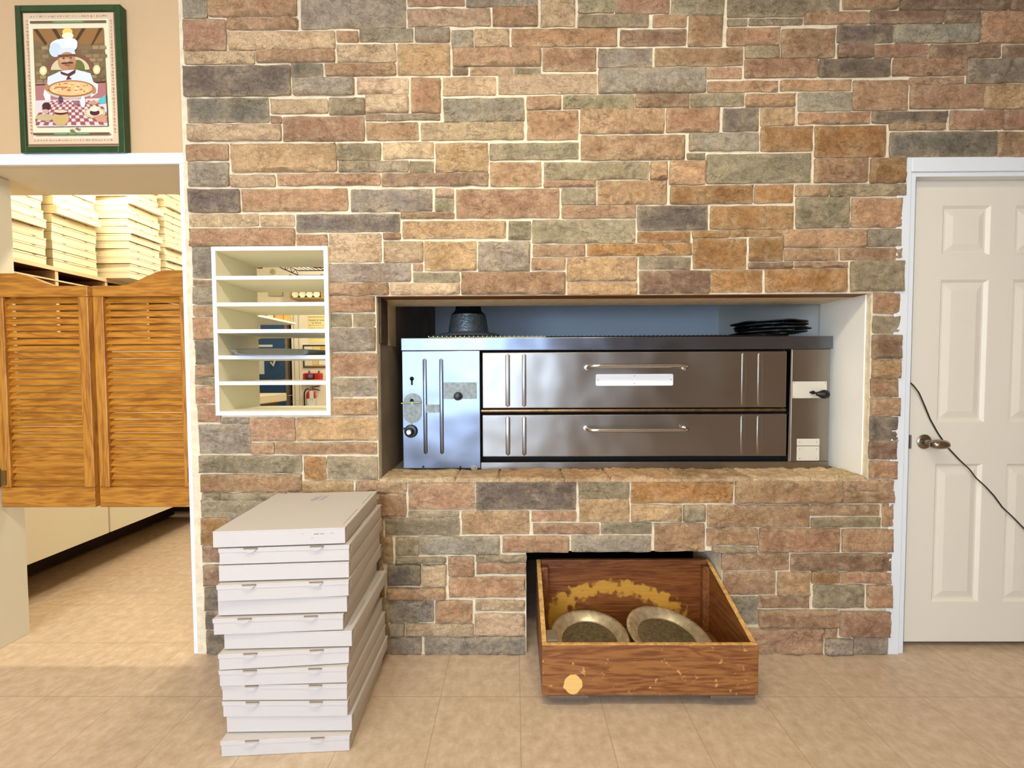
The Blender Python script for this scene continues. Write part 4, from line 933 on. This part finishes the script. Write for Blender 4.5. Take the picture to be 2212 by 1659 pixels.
# prep fridge on casters
pfz = .225
fr = thing('prep_fridge', 'white low kitchen fridge standing on casters behind the saloon doors', 'fridge', (-2.9, 2.7, 0))
MB().box(-3.25, -2.615, 1.95, 3.42, pfz, .95).build('body', M_fridge, fr, bevel=.004)
for y0, y1 in ((1.953, at(216, 1120, 1).y and 2.50), (2.508, 3.417)):
    MB().box(-2.614, -2.59, y0, y1, pfz+.002, .93).build('door', M_fridge, fr, bevel=.004)
for x, y in ((-2.72, 3.36), (-3.15, 3.36), (-2.72, 2.02), (-3.15, 2.02)):
    MB().lathe([(.01, -.02), (.055, -.02), (.062, -.012), (.062, .012), (.055, .02), (.01, .02)], 24, TR(x, y, .0625) @ RY(PI/2)).box(x-.03, x+.03, y-.03, y+.03, .135, pfz-.0005).box(x-.028, x-.022, y-.02, y+.02, .05, .135).box(x+.022, x+.028, y-.02, y+.02, .05, .135).build('caster', M_black, fr, smooth=True)
MB().box(-3.2, -2.95, 1.97, 3.40, .02, pfz-.0006).build('shade_kick_panel', mat('shaded_red_brown_kick', (40, 14, 8), .7), fr)  # red-brown kick, extended and darkened to stand in for shade under the fridge
# wall cupboard under the box stacks
cu = thing('open_cupboard', 'brown open wall cupboard with pale edges under the stacked pizza boxes', 'cupboard', (-2.9, 2.65, 1.45))
MB().box(-3.598, -2.601, 1.98, 3.32, 1.828, 1.846).build('top_board', M_cabin, cu)
MB().box(-2.6005, -2.594, 1.98, 3.32, 1.826, 1.848).build('edge_band', M_pinkedge, cu)
MB().box(-3.598, -2.601, 1.98, 3.32, 1.768, 1.776).build('shelf', M_cabin, cu)
MB().box(-3.598, -2.601, 1.98, 3.32, 1.45, 1.468).build('shelf', M_cabin, cu)
MB().box(-2.6005, -2.595, 1.98, 3.32, 1.768, 1.776).build('edge_band', M_pinkedge, cu)
MB().box(-3.598, -2.97, 1.98, 3.32, 1.4685, 1.7675).build('back', M_cabin, cu)
MB().box(-3.598, -2.97, 1.98, 3.32, 1.7765, 1.8275).build('back', M_cabin, cu)
for y in (1.985, 2.27, 2.547, 2.83, 3.11):
    MB().box(-2.96, -2.598, y-.008, y+.008, 1.4685, 1.7675).build('divider', M_pinkedge, cu)
    MB().box(-2.96, -2.598, y-.008, y+.008, 1.7765, 1.8275).build('divider', M_pinkedge, cu)
# stacks of flat boxes on it
def kbox(w, d, h, tabs=True):
    """front faces +x, width along y"""
    mb = MB().box(-d, 0, -w/2, w/2, .0008, h-.0040).box(-d-.001, .002, -w/2-.001, w/2+.001, h-.012, h-.0036)
    if tabs:
        for y in (-.25*w, .25*w):
            n = 6; mb.add([(.0035, y-.014, h-.0036), (.0035, y+.014, h-.0036), (.0035, y, h-.009), (.002, y, h-.004)], [[0, 1, 2][::-1]], 1)
    return mb
kcount = 0
def stack(xf, y0, y1, n, h, where, sd, depth=.30):
    rr = random.Random(sd); w = y1-y0
    proto = None
    for k in range(n):
        if proto is None:
            o = kbox(w, depth, h).build('pizza_box', [M_kbox, M_boxin], origin=(0, 0, 0)); proto = o
        else:
            o = proto.copy(); C.objects.link(o)
        big = rr.random() < .18 and k > 1
        o.location = (xf+(rr.uniform(.015, .04) if big else rr.uniform(-.008, .008)), (y0+y1)/2+rr.uniform(-.004, .004), 1.8485+k*h)
        o.rotation_euler = (0, 0, math.radians(rr.uniform(-3.5, 3.5) if big else rr.uniform(-.8, .8)))
        tag(o, 'white pizza box number %s up in the %s over the brown cupboard' % (NUM[k], where), 'box', 'pizza boxes in the kitchen stacks')
NUM = ['one', 'two', 'three', 'four', 'five', 'six', 'seven', 'eight', 'nine', 'ten', 'eleven', 'twelve', 'thirteen', 'fourteen', 'fifteen', 'sixteen', 'seventeen']
stack(-2.615, 2.005, 2.232, 10, .0505, 'nearest stack', 5)
stack(-2.61, 2.262, 2.500, 11, .0500, 'second nearest stack', 6)
stack(-2.44, 2.545, 2.765, 14, .0470, 'jutting third stack', 9, .45)
stack(-2.46, 2.83, 3.09, 16, .0470, 'farthest stack', 8, .45)

# far wall of the kitchen: blue door, casing, notices
def kx(px, y=760, Y=YK): return at(px, y, Y).x
def kz(py, px=620, Y=YK): return at(px, py, Y).z
bd = struct(MB().box(-3.55, kx(621), YK-.045, YK-.006, .01, kz(690)+.05).build('door_2', M_navy, origin=(0, 0, 0), bevel=.003))
MB().box(kx(621)+.001, kx(627), YK-.06, YK-.006, .01, kz(690)+.05).build('door_edge', M_grey, bd)
q = at(590, 765, YK-.05)
sgn = thing('door_sign', 'small white notice stuck on the blue kitchen door', 'sign', (kx(578), YK-.05, kz(756)))
MB().box(kx(556), kx(594), YK-.05, YK-.0458, kz(750), kz(745)).build('sheet', M_plate, sgn)
tag(MB().box(kx(558), kx(575), YK-.05, YK-.0458, kz(808), kz(778)).build('paper_notice', M_plate), 'tall white handwritten paper on the blue kitchen door', 'paper')
tag(MB().tube([at(585, 783, YK-.06), at(590, 790, YK-.09), at(594, 778, YK-.06)], .012, 8).build('door_closer', M_label, smooth=True), 'pale bracket on the blue kitchen door', 'bracket')
struct(MB().box(kx(632.5), kx(636), YK-.03, YK-.001, 0, kz(690)+.1).box(kx(638), kx(646), YK-.026, YK-.001, 0, kz(690)+.1).box(kx(648), kx(652), YK-.02, YK-.001, 0, kz(690)+.1).box(-3.55, kx(652), YK-.026, YK-.001, kz(690)+.101, kz(690)+.2).build('trim_9', M_cream, bevel=.003))
struct(MB().box(kx(627)+.001, kx(632), YK-.012, YK-.002, .0, kz(690)+.05).build('gap_shade', M_dark))  # dark strip painted where only a shaded gap lies
# shelf running along the kitchen side with cartons on it
sh = thing('wall_shelf', 'white shelf board over the blue kitchen door', 'shelf', (-2.53, 3.9, 1.75))
SX = -2.33
za, zbv = at(560, 682, SX/at(560, 682, 1).x).z, 1.67
MB().box(SX-.40, SX, 3.55, 4.27, 1.752, 1.774).build('board', M_white, sh, bevel=.003)
for y in (3.6, 4.2): MB().box(SX-.39, SX-.36, y, y+.03, 1.60, 1.7515).build('bracket', M_white, sh)
for k, (y0, y1, h, cl) in enumerate(((3.62, 3.72, .10, (196, 160, 110)), (3.74, 3.82, .13, (170, 130, 84)), (3.84, 3.93, .09, (216, 190, 140)), (3.98, 4.10, .14, (200, 150, 80)), (4.12, 4.24, .12, (210, 164, 96)))):
    o = MB().box(SX-.34, SX-.04, y0, y1, 1.7745, 1.7745+h).box(SX-.345, SX-.035, y0-.002, y1+.002, 1.7745+h-.012, 1.7745+h-.002).build('carton', mat('carton_%d' % k, cl, .8), bevel=.002)
    tag(o, ('tan carton nearest on the white shelf by the blue door', 'dark brown tall carton second on the white shelf by the blue door', 'pale low carton in the middle of the white shelf by the blue door', 'ochre tall carton second from the far end of the white shelf', 'orange tan carton at the far end of the white shelf by the blue door')[k], 'carton', 'cartons on the kitchen shelf')
# notice Health & Safety at Work
nx0, nx1 = kx(666.5), kx(710); nz0, nz1 = kz(741, 690), kz(683.5, 690)
no = thing('safety_notice', 'yellow Health and Safety at Work notice on the kitchen wall', 'poster', ((nx0+nx1)/2, YK-.004, nz0))
MB().box(nx0, nx1, YK-.004, YK-.0005, nz0, nz1).build('sheet', mat('notice_yellow', (248, 236, 170), .6), no)
MB().box(nx0, nx1, YK-.0046, YK-.0041, nz1-.014, nz1).build('band', mat('notice_band', (210, 184, 90), .6), no)
M_ink = mat('olive_ink', (104, 90, 24), .7)
wn_ = nx1-nx0
text('Health & Safety', .034, (nx0+.012, YK-.0046, nz1-.058), M_ink, no)
text('at Work', .034, (nx0+.05, YK-.0046, nz1-.092), M_ink, no)
text('>', .04, (nx0+.012, YK-.0046, nz1-.128), M_ink, no)
mb = MB(); mb.box(nx0+.04, nx0+wn_*.92, YK-.0046, YK-.0041, nz1-.115, nz1-.11)
for k in range(7):
    mb.box(nx0+.015, nx0+.09-.01*(k % 2), YK-.0046, YK-.0041, nz1-.145-k*.022, nz1-.141-k*.022); mb.box(nx0+.11, nx0+.2-.012*(k % 3), YK-.0046, YK-.0041, nz1-.145-k*.022, nz1-.141-k*.022)
mb.build('print_lines', mat('pale_olive_ink', (196, 180, 110), .7), no)
# bulletin board
bx0, bx1, bz0, bzt = kx(656), kx(712), kz(794, 685), kz(745, 685)
bb = thing('bulletin_board', 'dark framed cork board with pinned cards on the kitchen wall', 'notice board', ((bx0+bx1)/2, YK-.01, bz0))
MB().box(bx0, bx1, YK-.015, YK-.001, bz0, bzt).build('board', mat('cork', (206, 172, 110), .8), bb)
MB().box(bx0, bx1, YK-.022, YK-.0155, bz0, bz0+.014).box(bx0, bx1, YK-.022, YK-.0155, bzt-.014, bzt).box(bx0, bx0+.014, YK-.022, YK-.0155, bz0+.014, bzt-.014).box(bx1-.014, bx1, YK-.022, YK-.0155, bz0+.014, bzt-.014).build('frame', mat('dark_olive_frame', (62, 56, 34), .5), bb)
for k, (a0, a1, c0, c1, cl) in enumerate(((.05, .36, .62, .92, (244, 240, 226)), (.38, .66, .60, .92, (240, 216, 150)), (.68, .95, .58, .92, (226, 176, 96)), (.06, .34, .10, .42, (246, 240, 220)), (.36, .56, .12, .46, (236, 206, 140)), (.60, .96, .12, .38, (246, 242, 230)))):
    w_, h_ = bx1-bx0, bzt-bz0
    MB().box(bx0+w_*a0, bx0+w_*a1, YK-.0165, YK-.0155, bz0+h_*c0, bz0+h_*c1).build('card', mat('card_%d' % k, cl, .7), bb)
# first aid case
fx0, fx1, fz_0, fz_1 = kx(661), kx(697), kz(827, 680), kz(806, 680)
fa = thing('first_aid_case', 'red plastic first aid case with black handle on the kitchen wall', 'case', ((fx0+fx1)/2, YK-.05, fz_0))
MB().prism(roundrect(fx0, fx1, fz_0, fz_1, .02), YK-.09, YK-.001).build('case', M_red, fa, bevel=.006)
xm_ = (fx0+fx1)/2-.01
MB().tube([(xm_-.045, YK-.092, fz_1-.012), (xm_-.045, YK-.105, fz_1-.06), (xm_-.03, YK-.105, fz_1-.075), (xm_+.03, YK-.105, fz_1-.075), (xm_+.045, YK-.105, fz_1-.06), (xm_+.045, YK-.092, fz_1-.012)], .011, 10).build('handle', M_black, fa, smooth=True)
MB().box(xm_-.024, xm_+.026, YK-.0925, YK-.0905, fz_1-.052, fz_1-.02).build('badge', mat('badge_blue', (120, 130, 220), .4), fa)
for x in (fx0+.05, fx1-.04): MB().tube([(x-.01, YK-.03, fz_1), (x, YK-.03, fz_1+.03), (x+.012, YK-.03, fz_1)], .006, 8).build('clip', M_black, fa, smooth=True)
# extinguisher
ex = (kx(676.5, 860), YK-.0545); ez = kz(880, 678); et = kz(849, 678)
fe = thing('fire_extinguisher', 'red and white fire extinguisher hung on the kitchen wall under the first aid case', 'fire extinguisher', (ex[0], ex[1], ez-.12))
MB().lathe([(.0, -.12), (.05, -.12), (.053, -.11), (.053, et-ez-.02), (.045, et-ez+.01), (.022, et-ez+.03), (.018, et-ez+.045), (0, et-ez+.045)], 28, TR(ex[0], ex[1], ez)).build('cylinder', M_red, fe, smooth=True)
MB().lathe([(.0535, .02), (.0538, .022), (.0538, .115), (.0535, .117)], 28, TR(ex[0], ex[1], ez)).build('label_wrap', M_plate, fe, smooth=True)
MB().box(ex[0]-.02, ex[0]+.02, ex[1]-.018, ex[1]+.018, et+.045, et+.07).build('valve', M_chrome, fe, bevel=.004)
MB().tube([(ex[0], ex[1]-.01, et+.07), (ex[0]+.05, ex[1]-.01, et+.082), (ex[0]+.11, ex[1]-.01, et+.088)], .006, 8).build('lever', M_black, fe, smooth=True)
MB().tube([(ex[0], ex[1]-.01, et+.058), (ex[0]+.06, ex[1]-.01, et+.052), (ex[0]+.115, ex[1]-.01, et+.035)], .006, 8).build('lever', M_black, fe, smooth=True)
MB().tube([(ex[0]-.02, ex[1]-.01, et+.06), (ex[0]-.055, ex[1]-.02, et+.045), (ex[0]-.07, ex[1]-.025, et), (ex[0]-.068, ex[1]-.03, ez+.05), (ex[0]-.06, ex[1]-.035, ez-.06)], .008, 10).build('hose', M_black, fe, smooth=True)
MB().box(ex[0]-.03, ex[0]+.03, YK-.012, YK, et-.06, et-.02).build('bracket', M_grey, fe)
MB().box(ex[0]+.012, ex[0]+.062, ex[1]-.058, ex[1]-.0565, et-.065, et+.035).build('tag', M_plate, fe)
# cup caddy
cx0, cx1, cz0, czt = kx(645, 640), kx(712, 640), kz(651, 672), kz(600, 672)
cc = thing('cup_bin', 'open tan bin of stacked paper cups on the kitchen wall', 'bin', ((cx0+cx1)/2, YK-.1, cz0))
MB().box(cx0, cx1, YK-.2, YK-.001, cz0, cz0+.012).box(cx0, cx0+.012, YK-.2, YK-.001, cz0+.012, czt).box(cx1-.012, cx1, YK-.2, YK-.001, cz0+.012, czt).box(cx0+.012, cx1-.012, YK-.012, YK-.001, cz0+.012, czt).build('bin', mat('bin_tan', (176, 150, 90), .6), cc)
M_cup = mat('paper_cup', (248, 240, 208), .6)
cr_ = .041; pos = []
for row in range(3):
    for k in range(4 if row % 2 == 0 else 3):
        x = cx0+.012+cr_+.003+k*(2*cr_+.004)+(cr_+.002 if row % 2 else 0); z = cz0+.0125+cr_+row*(cr_*1.76)
        if x+cr_ < cx1-.013: pos.append((row, k, x, z))
for n_, (row, k, x, z) in enumerate(pos):
    o = MB().lathe([(.03, 0), (.032, .08), (cr_-.004, .15), (cr_, .155), (cr_, .16), (cr_-.004, .161), (cr_-.006, .15), (0, .148)], 20, TR(x, YK-.02, z) @ RX(PI/2)).build('paper_cup', M_cup, smooth=True)
    tag(o, 'white paper cup end in the wall bin, %s row, number %s from the left' % (('bottom', 'middle', 'top')[row], NUM[k]), 'cup', 'paper cups in the bin')
# chest and small items low left
ch = thing('chest_counter', 'cream lidded chest beyond the bottom cubby opening', 'chest', (-2.35, 3.9, 0))
cX1 = at(620, 860, 4.3).x
MB().box(cX1-.8, cX1, 3.5, 4.3, at(600, 868, 3.9).z-.02, at(600, 856, 3.9).z+.012).build('lid', M_kbox, ch, bevel=.01)
MB().box(cX1-.78, cX1-.07, 3.53, 4.27, 0, at(600, 868, 3.9).z-.0205).build('body', mat('chest_dark_side', (84, 64, 36), .6), ch)
# wire shelf high behind the wall
wsz = at(670, 595, 2.42).z
wx0, wx1 = at(645, 595, 2.42).x, -.70
ws = thing('wire_shelf', 'brown wire shelf seen through the top cubby opening', 'shelf', ((wx0+wx1)/2, 2.22, wsz))
mb = MB()
for y in (2.03, 2.42):
    mb.tube([(wx0, y, wsz), (wx1, y, wsz)], .004, 6); mb.tube([(wx0, y, wsz+.03), (wx1, y, wsz+.03)], .004, 6)
for x in (wx0, wx1):
    mb.tube([(x, 2.03, wsz), (x, 2.42, wsz)], .0035, 6); mb.tube([(x, 2.03, wsz+.03), (x, 2.42, wsz+.03)], .0035, 6)
    for k in range(6): mb.tube([(x, 2.03+k*.065, wsz), (x, 2.0625+k*.065, wsz+.03), (x, 2.095+k*.065, wsz)], .002, 5)
nr = 24
for k in range(1, nr): mb.tube([(wx0+(wx1-wx0)*k/nr, 2.03, wsz+.034), (wx0+(wx1-wx0)*k/nr, 2.42, wsz+.034)], .0028, 5)
mb.build('wire_deck', mat('brown_wire', (70, 52, 20), .4, metal=.4), ws, smooth=True)
for x in (wx0+.01, wx1-.03): MB().box(x, x+.02, 2.001, 2.026, wsz-.06, wsz-.0045).build('bracket', M_grey, ws)
tag(MB().box(wx0+.1, wx1-.02, 2.05, 2.40, wsz+.0372, wsz+.14).build('carton', mat('carton_pinkish', (206, 164, 124), .8), bevel=.003), 'pinkish brown carton lying on the wire shelf', 'carton')
q = at(590.5, 587, YK); mb = MB(); disc(mb, (q.x, YK-.001, q.z), .033, .02, 24); tag(mb.build('smoke_detector', mat('detector_grey', (196, 190, 140), .5), smooth=True), 'small round grey detector high on the kitchen wall', 'detector')
vx0, vx1, vz0, vz1 = kx(583, 635), kx(612, 635), kz(640, 598), kz(630, 598)
mb = MB().box(vx0, vx1, YK-.03, YK-.001, vz0, vz1, 0, None); tag(mb.build('wall_box', mat('wall_box_grey', (196, 190, 152), .6), bevel=.003), 'low grey box on the kitchen wall near the cups', 'vent')  # plain grey box fixed to the far wall

# ------------------------------------------------------------------ lights
def area(name, loc, rot, sx, sy, e, col):
    l = bpy.data.lights.new(name, 'AREA'); l.shape = 'RECTANGLE'; l.size = sx; l.size_y = sy; l.energy = e; l.color = col
    o = bpy.data.objects.new(name, l); C.objects.link(o); o.location = loc; o.rotation_euler = rot; return o
M_fix = mat('light_housing', (235, 235, 230), .5)
def fixture(x, y, z, sx, sy, e, col, label):
    f = MB().box(x-sx/2-.03, x+sx/2+.03, y-sy/2-.03, y+sy/2+.03, z, z+.045).build('ceiling_light', M_fix, bevel=.004)
    tag(f, label, 'ceiling light')
    return area('lamp', (x, y, z-.004), (0, 0, 0), sx, sy, e, col)
WARM = (1., .9, .68); NEU = (1., .95, .88)
fixture(.1, .25, HC-.046, 1.2, .28, 43, WARM, 'long ceiling light over the camera side of the oven')
fixture(-1.6, -.6, HC-.046, 1.2, .28, 22, WARM, 'long ceiling light on the left of the dining room')
fixture(.6, -2.4, HC-.046, 1.2, .28, 24, WARM, 'long ceiling light near the back of the dining room')
fixture(-2.0, 2.32, 2.704, 1.2, .05, 30, (1., .9, .7), 'narrow kitchen tube light behind the saloon doors')
gl = MB().lathe([(.06, .15), (.06, .13), (.11, .12), (.115, .105), (.0, .105)][::-1], 28, TR(-1.5, 3.7, 2.5945)).build('ceiling_light', M_fix, smooth=True); tag(gl, 'added round fill light under the kitchen ceiling', 'ceiling light')  # housing made up for the fill lamp added below
l = bpy.data.lights.new('lamp', 'POINT'); l.energy = 48; l.color = (1., .93, .76); l.shadow_soft_size = .09  # added to brighten the kitchen's far wall
lo = bpy.data.objects.new('lamp', l); C.objects.link(lo); lo.location = (-1.5, 3.7, 2.56)
w = bpy.data.worlds.new('World'); bpy.context.scene.world = w; w.use_nodes = True
w.node_tree.nodes['Background'].inputs[0].default_value = (.8, .85, 1, 1); w.node_tree.nodes['Background'].inputs[1].default_value = .3

# ------------------------------------------------------------------ camera and render look
cam = bpy.data.cameras.new('camera'); cam.sensor_width = 36; cam.lens = F/2212*36; cam.clip_start = .02
co_ = bpy.data.objects.new('camera', cam); C.objects.link(co_)
m = Matrix.Identity(4)
for i, v in enumerate((RT, UP, -_f)):
    for j in range(3): m[j][i] = v[j]
m[0][3], m[1][3], m[2][3] = CAM
co_.matrix_world = m
sc = bpy.context.scene; sc.camera = co_
sc.view_settings.view_transform = 'Standard'; sc.view_settings.look = 'None'; sc.view_settings.gamma = 1; sc.view_settings.use_curve_mapping = False
sc.view_settings.exposure = 0.0
sc.cycles.use_denoising = True
for o in bpy.data.objects:
    if '_o' in o: del o['_o']
